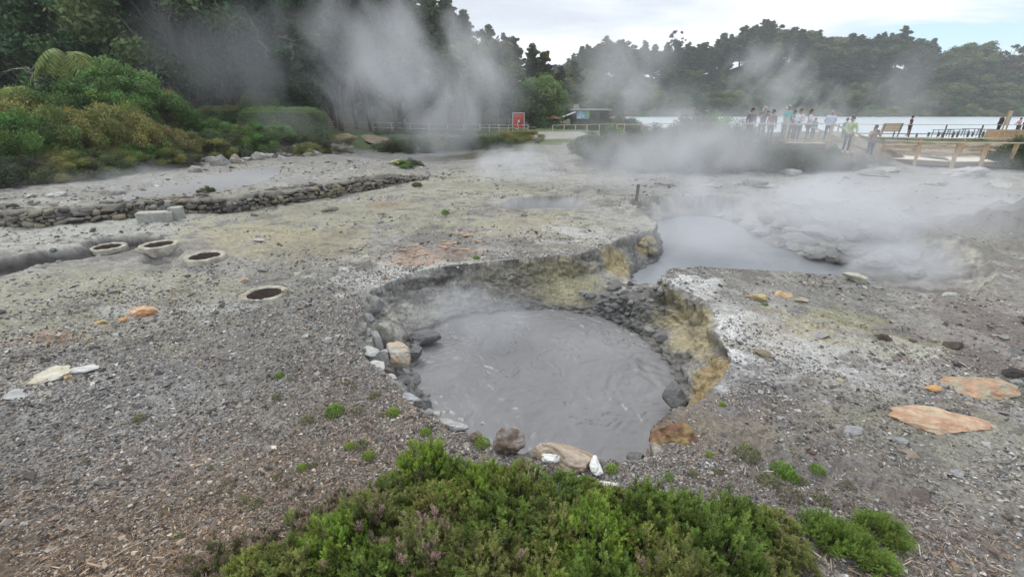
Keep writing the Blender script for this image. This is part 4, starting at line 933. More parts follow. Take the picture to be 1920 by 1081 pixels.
# orange slabs and stones on the right block
R(1775, 800, 205, (1, .42, .14), (.42, .26, .17), 'long flat orange slab lying on the grey scree', 41, rz=-.28, col2=(.46, .36, .25), c2s=4.5, rough=.2, sink=.5, cuts=6, sub=5, cat='slab')
R(1842, 738, 118, (1, .62, .36), (.42, .27, .18), 'humped orange and cream boulder above the long orange slab', 42, rz=-.25, col2=(.34, .31, .23), c2s=3.5, rough=.3, sink=.4, sub=5)
R(1750, 732, 26, (1.1, .7, .5), (.50, .30, .13), 'small orange stone left of the humped orange boulder', 43)
R(1905, 705, 50, (1.3, .7, .35), (.05, .042, .038), 'charred black log end at the edge of the orange boulder', 44, cuts=10); R(1908, 722, 26, (1, .8, .6), GREY, 'grey stone under the black log end', 45)
for i, (px, py, w_, c, t_) in enumerate([(1422, 562, 40, (.40, .33, .17), 'yellow-tan rock near the tip of the right ground block'), (1470, 556, 30, (.48, .34, .20), 'pinkish orange flat stone beside the yellow-tan rock'), (1505, 566, 24, TAN, 'small tan stone right of the pinkish stone'), (1612, 528, 44, (.42, .40, .33), 'pale slab by the side vent of the second pool'), (1648, 540, 20, GREY, 'small grey stone near the side vent'), (1788, 560, 34, (.36, .35, .31), 'flat pale stone on the dark red ground'), (1435, 668, 30, (.20, .17, .12), 'dark brown pebble with a bright orange neighbour'), (1432, 664, 12, (.55, .25, .08), 'tiny bright orange stone touching the dark brown pebble'),
        (1660, 636, 30, (.09, .065, .05), 'dark brown chunk of wood among the yellow stains'), (1710, 640, 20, (.13, .09, .07), 'small rust-brown stone right of the wood chunk'), (1796, 652, 36, (.08, .065, .055), 'flat dark stick-like stone'), (1886, 634, 22, GREY, 'grey rounded stone near the edge of the scree'), (1908, 662, 24, DGREY, 'dark round stone above the black log'), (1545, 632, 30, (.30, .29, .28), 'bluish grey stone on the white crust'), (1690, 830, 26, (.26, .26, .26), 'grey wedge stone below the orange slab'), (1600, 812, 34, (.28, .28, .275), 'flat grey stone left of the long orange slab'), (1800, 892, 26, (.30, .3, .29), 'small grey stone in the lower scree'), (1462, 785, 16, (.3, .3, .3), 'round grey pebble on the gravel'), (1525, 850, 14, (.14, .07, .05), 'small dark red cone-like stone'), (1735, 935, 40, (.12, .10, .09), 'dark sliver of slate'), (1880, 888, 16, (.1, .1, .1), 'small black stone at the edge')]):
    R(px, py, w_, (1.2, .8, .45), c, t_, 60 + i, cuts=9)
# left field
for i, (px, py, w_, dm, c, t_, c2) in enumerate([(262, 590, 60, (1.2, .55, .42), (.50, .25, .12), 'orange and white rock on the left flats', (.52, .42, .30)), (185, 606, 24, (1.2, .6, .4), (.46, .33, .16), 'small yellow-orange stone left of the orange rock', None), (228, 600, 16, (1.2, .7, .4), (.52, .28, .12), 'small orange stone touching the orange rock', None), (70, 715, 90, (1.3, .8, .25), (.46, .42, .32), 'cream crusted outcrop on the lower left', (.5, .47, .4)), (130, 700, 60, (1.4, .6, .25), (.48, .47, .43), 'pale ridge stone beside the cream outcrop', None), (124, 708, 18, (1, .8, .5), (.55, .36, .18), 'small orange stone on the cream outcrop', None), (25, 745, 60, (1.3, .7, .25), (.34, .34, .32), 'grey outcrop at the lower left edge', None), (452, 528, 26, (1.2, .7, .5), (.40, .31, .24), 'pinkish stone left of the nearest concrete ring', None), (490, 508, 22, (1.2, .8, .6), GREY, 'grey lump behind the nearest concrete ring', None), (620, 395, 26, (1.2, .8, .5), (.20, .19, .16), 'dark lump on the yellow flats', None),
        (98, 471, 14, (1, .8, .7), DGREY, 'dark stone above the dark trench', None), (403, 588, 16, (1, .8, .8), (.12, .11, .10), 'dark round stone on the gravel slope', None), (472, 391, 24, (1.4, .5, .5), (.52, .38, .22), 'orange-tan brick at the foot of the stone wall', None), (449, 391, 26, (1.3, .7, .6), (.22, .215, .21), 'grey block at the foot of the stone wall', None), (451, 378, 8, (1, 1, .9), (.75, .75, .72), 'small white pebble on top of the stone wall', None), (105, 368, 34, (1.3, .8, .6), (.42, .41, .38), 'pale mud hump on the terrace', None), (55, 370, 28, (1.3, .8, .5), (.36, .35, .33), 'small pale hump left on the terrace', None), (205, 364, 40, (1.3, .8, .7), (.34, .33, .31), 'steep pale lump beside the puddle', None),
        (362, 322, 30, (1, .7, .9), (.36, .34, .31), 'white boulder in the eroded bank', None), (480, 300, 36, (1.2, .8, .8), (.38, .36, .32), 'large white boulder under the hedge shrubs', None), (505, 296, 26, (1.2, .8, .8), (.34, .33, .30), 'white rock beside the large white boulder', None), (440, 306, 34, (1.2, .8, .9), (.36, .31, .26), 'reddish tan rock in the eroded bank', None), (410, 308, 40, (1, .8, 1.2), (.28, .27, .25), 'steep grey rock face under the shrubs', None), (530, 298, 22, (1.2, .8, .6), (.33, .31, .28), 'pale rock at the foot of the earth bank', None), (695, 268, 60, (1.3, .7, .5), (.30, .24, .18), 'reddish eroded outcrop below the far fence', None), (640, 262, 40, (1.3, .7, .6), (.34, .27, .17), 'orange-brown eroded face below the lawn', None), (742, 306, 30, (1.3, .7, .4), (.46, .38, .26), 'cream slab on the end of the stone wall', None)]):
    R(px, py, w_, dm, c, t_, 120 + i, col2=c2, cuts=9, sink=.42 if w_ < 40 else .5, rough=.4)
r_ = np.random.default_rng(77)
for i in range(18):
    px = 370 + i * 16 + r_.uniform(-8, 8); R(px, 300 - (px - 370) * .075 + r_.uniform(-6, 10), r_.uniform(16, 36), (1.2, .9, r_.uniform(.4, .9)), [(.30, .28, .25), (.25, .22, .19), (.34, .33, .30), (.20, .18, .16)][i % 4], 'dull pale lump in the eroded earth edge below the hedge', 500 + i, sink=.4, cuts=8, rough=.4, group='lumps in the eroded edge below the hedge')
R(905, 795, 10, (1, .6, 1), (.5, .5, .5), 'tiny pale stick tip poking up at the near crater lip', 180, z=-.3, sub=2)
0 and R(1885, 420, 150, (1.0, .8, .5), (.20, .195, .18), 'large grey mound of hardened mud at the edge of the flats', 190, sub=5, rough=.3, sink=.35, cuts=2)
log('rocks')
# concrete rings
CONC = mat('ring_concrete', (.30, .265, .205), rough=.9, var=.35, vscale=6, bump=.5, bscale=30, color2=(.37, .35, .29))
INR = mat('ring_inner', (.11, .085, .07), rough=.95, var=.4, vscale=8, bump=.6)
RL = ['farthest concrete cooking-pit ring beside the steaming trench', 'concrete cooking-pit ring standing over the small dark hollow', 'concrete cooking-pit ring with a dark reddish inside between the hollow and the gravel', 'nearest worn concrete ring sunk flush in the gravel']
for i, (q, (_, _, R_)) in enumerate(zip(RINGP, RINGS)):
    z0 = gz(q[0] + R_ + .12, q[1] - .1); t = empty('concrete_ring', (q[0], q[1], z0), i * .7, RL[i], 'pit ring', 'concrete rings round the cooking pits')
    hgt = [.14, .15, .12, .05][i]; prof = [(R_ - .005, -.35 if i != 1 else -.2), (R_ + .01, hgt - .02), (R_ - .005, hgt), (R_ - .085, hgt + .004), (R_ - .105, hgt - .02), (R_ - .11, -.38)]
    n = 72; V = []
    for r1, z1 in prof:
        for k in range(n):
            a = 2 * math.pi * k / n; rr = r1 + .014 * (noise3(np.array([math.cos(a) * 3. + i]), np.array([math.sin(a) * 3.]), np.array([z1 * 8.]), i)[0] - .5)
            V.append((rr * math.cos(a), rr * math.sin(a), z1 + .02 * (noise2(np.array([math.cos(a) * 4. + i * 3]), np.array([math.sin(a) * 4.]), 5)[0] - .5)))
    Fo = [(j * n + k, j * n + (k + 1) % n, (j + 1) * n + (k + 1) % n, (j + 1) * n + k) for j in range(4) for k in range(n)]; 
    mesh_np('rim', V, np.array(Fo), CONC, t, smooth=True)
    Vi = [(a[0] * .995, a[1] * .995, a[2]) for a in V[4 * n:6 * n]]; Fi = [(k, (k + 1) % n, n + (k + 1) % n, n + k) for k in range(n)]
    Vi.append((0, 0, -.36)); Fi3 = [(n + k, n + (k + 1) % n, 2 * n) for k in range(n)]
    mesh_np('lining', Vi, [np.array(Fi), np.array(Fi3)], INR, t, smooth=True)
# rubble stone wall of the terrace
STN = mat('wall_stone', attr=True, rough=.92, var=.3, vscale=7, bump=.8, bscale=20)
wp = np.array(WALLP); seg = np.linalg.norm(np.diff(wp, axis=0), axis=1); cum = np.concatenate([[0], np.cumsum(seg)]); L = cum[-1]
Vs, Fs, Cs = [], [], []; nv = 0; r_ = np.random.default_rng(17); bm = bmesh.new(); bmesh.ops.create_icosphere(bm, subdivisions=2, radius=1); IV = np.array([v.co for v in bm.verts]); IF = np.array([[v.index for v in f.verts] for f in bm.faces]); bm.free()
def wall_at(s):
    x = np.interp(s, cum, wp[:, 0]); y = np.interp(s, cum, wp[:, 1]); x2 = np.interp(s + .1, cum, wp[:, 0]); y2 = np.interp(s + .1, cum, wp[:, 1]); return np.array([x, y]), math.atan2(y2 - y, x2 - x)
for course in range(8):
    s = r_.uniform(0, .2)
    while s < L - .2:
        wd = np.exp(r_.normal(-1.75, .42)) * (1 if course < 3 else 1.15); hh = r_.uniform(.06, .13); p, a = wall_at(s + wd / 2); taper = min(1, (L - s) / 3)
        if course >= 3 or r_.random() > .12:
            Q = np.sign(IV) * np.abs(IV) ** .33 * np.array([wd * .5, r_.uniform(.12, .2), hh * .54 if course < 3 else .045]); Q += r_.normal(0, .012, Q.shape); Q = Q @ np.array(Matrix.Rotation(r_.normal(0, .16), 3, 'Y')) @ np.array(Matrix.Rotation(r_.normal(0, .12 if course < 3 else .3), 3, 'X'))
            ca, sa = math.cos(a), math.sin(a); off = -.03 + .03 * min(course, 3) + (r_.uniform(-.05, 1.1) if course >= 3 else r_.normal(0, .03)); Q = np.stack([Q[:, 0] * ca - (Q[:, 1] + off) * sa, Q[:, 0] * sa + (Q[:, 1] + off) * ca, Q[:, 2] + (.06 + .10 * min(course, 3) + r_.normal(0, .015)) * taper], 1)
            Q[:, :2] += p; Q[:, 2] += gz(p[0] + math.sin(a) * .25, p[1] - math.cos(a) * .25)
            c = np.array([(.18, .165, .135), (.11, .10, .09), (.21, .185, .125), (.15, .14, .12)][r_.integers(4)]) * r_.uniform(.75, 1.2)
            Vs.append(Q); Fs.append(IF + nv); Cs.append(np.repeat(c[None], len(Q), 0)); nv += len(Q)
        s += wd * 1.02
tag(mesh_np('stone_wall', np.concatenate(Vs), np.concatenate(Fs), STN, None, np.concatenate(Cs), smooth=True), 'low dark rubble stone wall holding the steaming terrace', 'wall')
WB = mat('white_block', (.42, .42, .39), rough=.9, var=.35, vscale=6, color2=(.24, .24, .20), bump=.4)
for px, wd, h_, lb in [(296, .95, .26, 'long low whitewashed concrete block at the foot of the stone wall'), (334, .34, .34, 'short upright whitewashed block with mossy streaks at the foot of the stone wall')]:
    P = gpt(px, 412 if wd > .5 else 408); mb = MB(); mb.box((0, 0, h_ / 2 - .05), (wd, .3, h_ + .1), jit=.03); o = mb.build('concrete_block', WB, None, bevel=.02); o.location = P; o.rotation_euler = (0, 0, .22); tag(o, lb, 'concrete block')
WOOD_G = mat('grey_wood', (.20, .185, .165), rough=.9, var=.35, vscale=4, stretch=(8, 8, 1), bump=.4)
P = gpt(1193, 376); mb = MB(); mb.box((0, 0, .27), (.09, .09, .66), jit=.03); o = mb.build('wooden_stake', WOOD_G, None, bevel=.01); o.location = P; o.rotation_euler = (.03, .02, .3); tag(o, 'single grey wooden stake on the far edge of the second pool', 'stake')
P = gpt(1008, 268); mb = MB(); mb.tube([(0, 0, -.1), (0, 0, .2), (.01, 0, .42)], [.22, .2, .2], 14); o = mb.build('tree_stump', WOOD_G, None, True); o.location = P; tag(o, 'short grey tree stump beside the pale track', 'stump')
log('ground objects')
# ================================================================== FENCES, BOARDWALK, BUILDINGS
WOOD = mat('new_wood', (.44, .32, .19), rough=.85, var=.3, vscale=3, stretch=(6, 6, 1), bump=.2)
WOODL = mat('pale_wood', (.52, .46, .35), rough=.85, var=.25, vscale=3, bump=.2)
WOODD = mat('dark_wood', (.17, .13, .095), rough=.85, var=.3, vscale=3)
STEEL = mat('dull_steel', (.20, .21, .22), rough=.5, spec=.5)
def fence(pts, rails, hgt, label, m=WOOD, post=.1, rail=(.05, .10), cap=None, step=2.0, cat='fence', foot=.3, name='rail_fence', z_off=0.0):
    """pts: list of ground points (x,y,z); posts every step, rails between"""
    pts = [np.array(p, float) for p in pts]; t = empty(name, pts[0], 0, label, cat); o0 = pts[0]
    for i in range(len(pts) - 1):
        a, b = pts[i], pts[i + 1]; n = max(1, int(round(np.linalg.norm(b - a) / step)))
        for k in range(n + (1 if i == len(pts) - 2 else 0)):
            q = a + (b - a) * k / n - o0; mb = MB(); mb.box((0, 0, (hgt - foot) / 2), (post, post, hgt + foot), jit=.02); po = mb.build('post', m, t); po.location = q; po.rotation_euler = (0, 0, math.atan2(b[1] - a[1], b[0] - a[0]))
        for rh in rails:
            d = (b - a) / np.linalg.norm(b - a); nrm = np.array([d[1], -d[0], 0]) * (post / 2 + rail[0] / 2 - .002)
            mb = MB(); mb.bar(a - o0 + nrm + (0, 0, rh), b - o0 + nrm + (0, 0, rh), rail[0], rail[1]); mb.build('rail', m, t)
        if cap: mb = MB(); mb.bar(a - o0 + (0, 0, hgt + cap[1] / 2 + .002), b - o0 + (0, 0, hgt + cap[1] / 2 + .002), cap[0], cap[1]); mb.build('cap_rail', WOODL, t)
    return t
def gl(px, py, Y): P = at_y(px, py, Y); return np.array([P[0], P[1], P[2]])
# far left fence, with a gap where the steam hides it
fence([gl(600, 242, 66), gl(700, 243, 66)], [.35], .95, 'far left stretch of pale rail fence beside the clipped hedge', m=WOODL, cap=(.14, .06), step=2.4, post=.13)
fence([gl(700, 243, 66), gl(840, 247, 66), gl(900, 247, 64)], [.32], .95, 'rail fence in front of the visitor in red, half hidden by steam', m=WOODL, cap=(.12, .06), step=2.3, post=.11)
fence([gl(900, 246, 64), gl(990, 248, 62)], [.5], .85, 'rail fence in front of the red board', m=WOODL, cap=(.12, .06), step=1.3, post=.10)
fence([gl(1036, 249, 66), gl(1100, 248, 66), gl(1170, 246, 66)], [.12], 1.0, 'rail fence in front of the two visitors by the kiosk', m=WOODL, cap=(.12, .06), step=1.6, post=.12)
fence([gl(985, 249, 70), gl(1024, 249, 70)], [.5, .1], .9, 'thin dark barrier across the road entrance', m=STEEL, rail=(.05, .05), post=.06, step=1.6, cat='barrier', name='barrier')
# walkway along the heath bank with its railing
DZ = 1.30
wk = [(7.2, 33.0, 1.0), (10.8, 27.4, DZ), (17.4, 26.2, DZ)]
def deck(pts, wdt, z_th, label, m=WOODL, name='boardwalk', board=.14, side=1.0, posts=True):
    pts = [np.array(p, float) for p in pts]; t = empty(name, pts[0], 0, label, 'boardwalk'); o0 = pts[0]; mb = MB()
    for i in range(len(pts) - 1):
        a, b = pts[i], pts[i + 1]; d = b - a; Ld = np.linalg.norm(d); d /= Ld; ang = math.atan2(d[1], d[0]); nrm = np.array([-d[1], d[0], 0]); nrm /= np.linalg.norm(nrm); n = int(Ld / board)
        x = d; y = nrm; zax = np.cross(x, y)
        for k in range(n):
            c = a + d * (k + .5) * Ld / n + nrm * (wdt / 2 * side) - zax * z_th / 2 - o0; mb.box(c, (board * .94, wdt, z_th), np.stack([x, y, zax], 1))
    mb.build('planks', m, t); mb = MB()
    for i in range(len(pts) - 1):
        a, b = pts[i], pts[i + 1]
        for off in (.04, wdt - .04):
            d = (b - a) / np.linalg.norm(b - a); nrm = np.array([-d[1], d[0], 0]) * side; mb.bar(a - o0 + nrm * off - (0, 0, z_th + .11), b - o0 + nrm * off - (0, 0, z_th + .11), .06, .2)
    mb.build('joist', WOODD, t)
    return t
deck(wk, 2.4, .04, 'pale walkway above the heath bank where most visitors stand')
fence([np.array(p) + (0, -.08, 0) for p in wk], [.12], .98, 'railing of the upper walkway in front of the row of visitors', cap=(.16, .045), step=2.3, post=.12, foot=1.1)
# steps down to the lower boardwalk
S0 = np.array([17.4, 26.2, DZ]); S1 = np.array([20.9, 27.6, .36])
S0f = np.array([15.9, 23.4, DZ - .03]); 
deck([S0, S1], 1.9, .04, 'sloping ramp linking the upper walkway and the lower boardwalk', name='ramp')
fence([S0 + (.0, -.08, 0), S1 + (0, -.08, 0)], [.35], .98, 'handrail of the ramp behind the woman in the green shirt', cap=(.16, .045), step=1.6, post=.13, foot=.8)
fence([S0 + (-.6, 1.9, 0), S1 + (-.6, 1.9, 0)], [.35], .98, 'far handrail of the ramp with a pale sloping cap', cap=(.16, .045), step=1.6, post=.13, foot=.8)
# lower boardwalk: front and back railing
B0 = np.array([21.4, 27.35, .42]); B1 = np.array([24.0, 25.55, .42]); B2 = np.array([31.5, 25.3, .42])
dd = lambda P, k: P + np.array([0, k, 0])
deck([B0, B1, B2], 2.3, .05, 'lower cream boardwalk crossing the steaming ground', m=mat('cream_boards', (.62, .58, .47), rough=.85, var=.15, vscale=2))
fence([dd(B0, -.1), dd(B1, -.1), dd(B2, -.1)], [], .93, 'front railing of the lower boardwalk with leaning wooden posts', cap=(.15, .05), step=1.4, post=.14, foot=.45)
fence([dd(B0, 2.4), dd(B1, 2.4), dd(B2, 2.4)], [.18, .5], 1.0, 'back railing of the lower boardwalk with two wooden rails', cap=(.15, .05), step=2.2, post=.12, foot=.4)
# long thin lakeside railing
k0 = [gl(1500, 252, 47), gl(1640, 256, 45), gl(1905, 258, 42), gl(2100, 260, 40)]
fence(k0, [.28], 1.05, 'long thin brown lakeside railing behind the bench', m=WOODD, post=.09, rail=(.05, .07), cap=(.07, .05), step=2.7)
# bench, tables, baskets, sign
def bench(P, rz, label):
    t = empty('park_bench', P, rz, label, 'bench'); mb = MB()
    for k in range(5): mb.box((0, .22 + k * .02, .5 + k * .13), (2.0, .03, .115))
    mb.build('backrest', WOOD, t); mb = MB(); [mb.box((0, -.18 + k * .13, .44), (2.0, .11, .035)) for k in range(3)]; mb.build('seat', WOOD_G, t)
    for s in (-.85, .85): mb = MB(); mb.box((s, -.15, .2), (.08, .08, .44)); mb.build('leg', WOOD_G, t); mb = MB(); mb.bar((s, .2, -.02), (s, .34, 1.05), .08, .07); mb.build('leg', WOOD_G, t)
    return t
P = gl(1662, 256, 40); bench((P[0], 40, gz(P[0], 40) if gz(P[0], 40) > P[2] - .4 else P[2]), math.pi + .2, 'weathered wooden slat bench with its back to the path')
def table(P, rz, label, s=1.0):
    t = empty('picnic_table', P, rz, label, 'table'); mb = MB(); mb.box((0, 0, .74), (1.6, .7, .05)); mb.build('top', STEEL, t)
    for sx in (-.7, .7):
        for sy in (-.3, .3): mb = MB(); mb.bar((sx, sy, 0), (sx * .92, sy * .9, .72), .05, .05); mb.build('leg', STEEL, t)
    for sy in (-.75, .75): mb = MB(); mb.box((0, sy, .44), (1.5, .25, .04)); mb.box((-.6, sy, .21), (.05, .2, .42)); mb.box((.6, sy, .21), (.05, .2, .42)); mb.build('seat', STEEL, t)
    return t
for px, py, lb in [(1762, 257, 'grey picnic table nearest the standing lakeside visitor'), (1790, 256, 'grey picnic table second in the lakeside row'), (1818, 255, 'grey picnic table before the tall railing post'), (1846, 256, 'grey picnic table beside the wooden crates')]:
    P = gl(px, py, 50); table((P[0], 50, P[2]), .1, lb)
for px, lb in [(1873, 'square tan wooden planter box left of its twin'), (1903, 'square tan wooden planter box near the dark bush')]:
    P = gl(px, 262, 38); t = empty('planter_box', P, .05, lb, 'planter'); mb = MB(); [mb.box((0, -.55, .1 + k * .19), (1.45, .05, .18)) for k in range(4)]; [mb.box((0, .55, .1 + k * .19), (1.45, .05, .18)) for k in range(4)]; [mb.box((s * .7, 0, .1 + k * .19), (.05, 1.05, .18)) for k in range(4) for s in (-1, 1)]; mb.build('boards', WOOD, t)
    mb = MB(); mb.box((0, 0, .66), (1.34, 1.03, .06)); mb.build('soil', mat('soil', (.12, .09, .06), rough=1, var=.3), t)
# tall wooden notice post near the lake
P = gl(1879, 252, 42); t = empty('notice_board', P, .5, 'tall leaning wooden notice board beside the dark-clothed visitor', 'notice board'); mb = MB(); mb.box((0, 0, 1.35), (.75, .06, 1.2)); mb.build('panel', WOODL, t)
for s in (-.42, .42): mb = MB(); mb.box((s, 0, .9), (.09, .09, 2.0)); mb.build('post', WOOD, t)
# the red board
RED = mat('red_board', (.50, .045, .035), rough=.6); WH = mat('white_paint', (.68, .68, .66), rough=.6); BLK = mat('dark_paint', (.03, .03, .032), rough=.6); PNK = mat('pink_print', (.55, .25, .22), rough=.6)
P = gl(972, 246, 63); t = empty('poster_board', P, 0, 'large red poster board in a white frame behind the far fence', 'poster board')
t.scale = (.8, .8, .82); mb = MB(); mb.box((0, 0, 1.62), (1.75, .05, 2.2)); pn = mb.build('panel', RED, t)
mb = MB(); mb.box((0, -.02, 2.76), (1.95, .1, .09)); mb.box((0, -.02, .48), (1.95, .1, .09)); mb.box((-.93, -.02, 1.62), (.09, .1, 2.19)); mb.box((.93, -.02, 1.62), (.09, .1, 2.19)); mb.build('frame', WH, t)
for s in (-.9, .9): mb = MB(); mb.box((s, .06, .7), (.09, .06, 1.6)); mb.build('post', WH, t)
r_ = np.random.default_rng(4); mb = MB()
for k in range(9): mb.box((-.58 + .145 * k, -.028, 2.42), (.09, .008, .10))
for k in range(7): mb.box((-.45 + .15 * k, -.028, 2.24), (.10, .008, .06))
mb.build('lettering', PNK, pn); mb = MB()
for k in range(7): mb.box((r_.uniform(-.7, .7), -.028, r_.uniform(.7, 1.6)), (r_.uniform(.1, .3), .008, r_.uniform(.1, .35)))
mb.build('picture', BLK, pn); mb = MB(); mb.box((.05, -.034, 1.55), (.3, .006, .34)); mb.box((-.1, -.034, 1.1), (.12, .006, .5)); mb.box((.65, -.034, 1.0), (.1, .006, .25)); mb.build('picture', WH, pn)
P = gl(984, 247, 62); 
# kiosk with awning and picture banner
KX = gl(1118, 240, 96); t = empty('kiosk', (gl(1118, 232, 96)[0], 96, -.9), 0, 'dark flat-roofed kiosk with a white awning and blue banner beyond the shrubs', 'kiosk')
x0 = gl(1076, 232, 96)[0] - t.location[0]; x1 = gl(1140, 232, 96)[0] - t.location[0]; KZ = gl(1100, 205.5, 96)[2] + .9
mb = MB(); mb.box(((x0 + x1) / 2, 3, KZ / 2 - .1), (x1 - x0, 6, KZ - .2)); mb.build('wall', mat('kiosk_wall', (.10, .085, .085), rough=.8, var=.2), t)
mb = MB(); mb.box(((x0 + x1) / 2, 3, KZ), (x1 - x0 + .8, 7, .2)); rf = mb.build('roof', mat('roof_grey', (.36, .36, .36), rough=.7), t)
mb = MB(); mb.box((x0 + .6, 2, KZ + .55), (.95, 1.4, .9)); mb.build('chimney', CONC, rf)
mb = MB(); ax0 = gl(1052, 215, 94)[0] - t.location[0]; mb.box(((ax0 + x0) / 2 - .1, -1.0, KZ - .95), (x0 - ax0 + .5, 2.6, .12), Matrix.Rotation(rad(-20), 3, 'Y')); mb.box((ax0 - .15, -1.0, KZ - 1.6), (.12, 2.6, .4)); mb.build('awning', WH, t)
mb = MB(); [mb.box((x0 - .35 + k * .3, -.9 + .3 * k, KZ / 2 - .5), (.12, .12, KZ - 1.0)) for k in range(3)]; mb.build('post', BLK, t)
bx0 = gl(1081, 215, 96)[0] - t.location[0]; bx1 = gl(1104, 215, 96)[0] - t.location[0]
mb = MB(); mb.box(((bx0 + bx1) / 2, -.06, KZ - .95), (bx1 - bx0, .06, 1.45)); ban = mb.build('banner', mat('banner_blue', (.12, .36, .62), rough=.5, color2=(.40, .60, .70), vscale=1.1), t)
mb = MB(); mb.box((bx1 - .25, -.10, KZ - .85), (.7, .03, 1.3)); mb.build('picture', mat('banner_green', (.20, .50, .12), rough=.5), ban)
mb = MB(); mb.box((bx0 + .5, -.10, KZ - 1.35), (.7, .03, .5)); mb.box((bx0 + 1.3, -.10, KZ - 1.2), (.4, .03, .35)); mb.build('picture', WH, ban)
mb = MB(); [mb.box((bx1 + .8 + k * 1.9, -.04, KZ - 1.1), (.9, .06, 1.1)) for k in range(2)]; mb.build('window', mat('kiosk_glass', (.05, .055, .065), rough=.15, spec=.6), t)
# small dark parked car and red parasol by the far fence
P = gl(975, 243.5, 72); t = empty('parked_car', (P[0] + .3, 72, P[2] - .3), 0, 'dark parked car low behind the red poster board', 'car'); mb = MB()
mb.box((0, 0, .52), (4.0, 1.7, .5)); mb.build('body', BLK, t, bevel=.12); mb = MB(); mb.box((.1, 0, .95), (2.1, 1.5, .45)); mb.build('cabin', mat('car_glass', (.05, .06, .07), rough=.1, spec=.6), t, bevel=.15); mb = MB(); mb.box((-.9, -.86, .55), (.5, .03, .16)); mb.build('number_plate', WH, t)
for sx in (-1.3, 1.3):
    for sy in (-.82, .82): mb = MB(); mb.tube([(sx, sy - .1, .32), (sx, sy + .1, .32)], [.32, .32], 16); mb.build('wheel', BLK, t)
P = gl(1038, 222, 82); t = empty('parasol', (P[0], 82, -1.0), 0, 'faded red parasol beyond the fence near the kiosk', 'parasol'); mb = MB(); z = gl(1038, 216, 82)[2] + 1.0
V = [(0, 0, z)] + [(1.2 * math.cos(a * math.pi / 4), 1.2 * math.sin(a * math.pi / 4), z - .45) for a in range(8)]; mb.add(V, [(0, 1 + k, 1 + (k + 1) % 8) for k in range(8)]); mb.add([(v[0], v[1], v[2] - .03) for v in V], [(0, 1 + (k + 1) % 8, 1 + k) for k in range(8)]); mb.build('canopy', mat('faded_red', (.50, .20, .15), rough=.8), t)
mb = MB(); mb.tube([(0, 0, 0), (0, 0, z - .05)], [.03, .03], 8); mb.build('pole', STEEL, t)
mb = MB(); P = gl(487, 222, 40); T = gl(487, 153, 40); hh = T[2] - .8; t = empty('street_lamp', (P[0], 40, .8), 0, 'grey lamp post rising behind the cone-shaped shrub', 'lamp post'); mb.tube([(0, 0, 0), (0, 0, hh)], [.05, .035], 8); mb.build('pole', STEEL, t); mb = MB(); mb.tube([(-.16, 0, hh + .0), (.0, 0, hh + .16), (.16, 0, hh)], [.04, .10, .04], 8); mb.build('lamp_head', WH, t, True)
t = empty('small_building', (gl(-20, 212, 30)[0], 30, 1.2), .2, 'low building with a pale roof edge hidden behind the left shrubs', 'building'); zz = gl(20, 210, 30)[2] - 1.2
mb = MB(); mb.box((0, 1.5, zz / 2 - .1), (3.6, 3, zz - .1)); mb.build('wall', mat('plaster', (.36, .35, .32), rough=.9, var=.15), t); mb = MB(); mb.box((0, 1.5, zz), (4.1, 3.6, .16)); mb.build('roof', mat('pale_roof', (.62, .62, .62), rough=.6), t)
log('built things')
# ================================================================== PEOPLE
_mc = {}
def cmat(c, r=.85):
    k = (round(c[0], 3), round(c[1], 3), round(c[2], 3))
    if k not in _mc: _mc[k] = mat('cloth_mat', c, rough=r, var=.12, vscale=14)
    return _mc[k]
SKIN = (.42, .25, .18)
def skinned(name, chains, material, parent, sub=1):
    """chains: list of [(point, radius), ...]; a chain starting on an existing point joins it"""
    vs, rs, es = [], [], []
    def vid(p, r):
        for i, q in enumerate(vs):
            if (q - Vector(p)).length < 1e-4: return i
        vs.append(Vector(p)); rs.append(r); return len(vs) - 1
    for ch in chains:
        prev = None
        for p, r in ch:
            i = vid(p, r)
            if prev is not None and prev != i: es.append((prev, i))
            prev = i
    me = bpy.data.meshes.new(name); me.from_pydata(vs, es, []); o = bpy.data.objects.new(name, me); COL.objects.link(o)
    md = o.modifiers.new('skin', 'SKIN'); md.use_smooth_shade = True
    for i, r in enumerate(rs): me.skin_vertices[0].data[i].radius = (r, r) if not isinstance(r, tuple) else r; me.skin_vertices[0].data[i].use_root = (i == 0)
    ss = o.modifiers.new('sub', 'SUBSURF'); ss.levels = sub; ss.render_levels = sub
    dg = bpy.context.evaluated_depsgraph_get(); m2 = bpy.data.meshes.new_from_object(o.evaluated_get(dg)); o.modifiers.clear(); o.data = m2
    m2.materials.clear(); m2.materials.append(material); o.parent = parent; return o
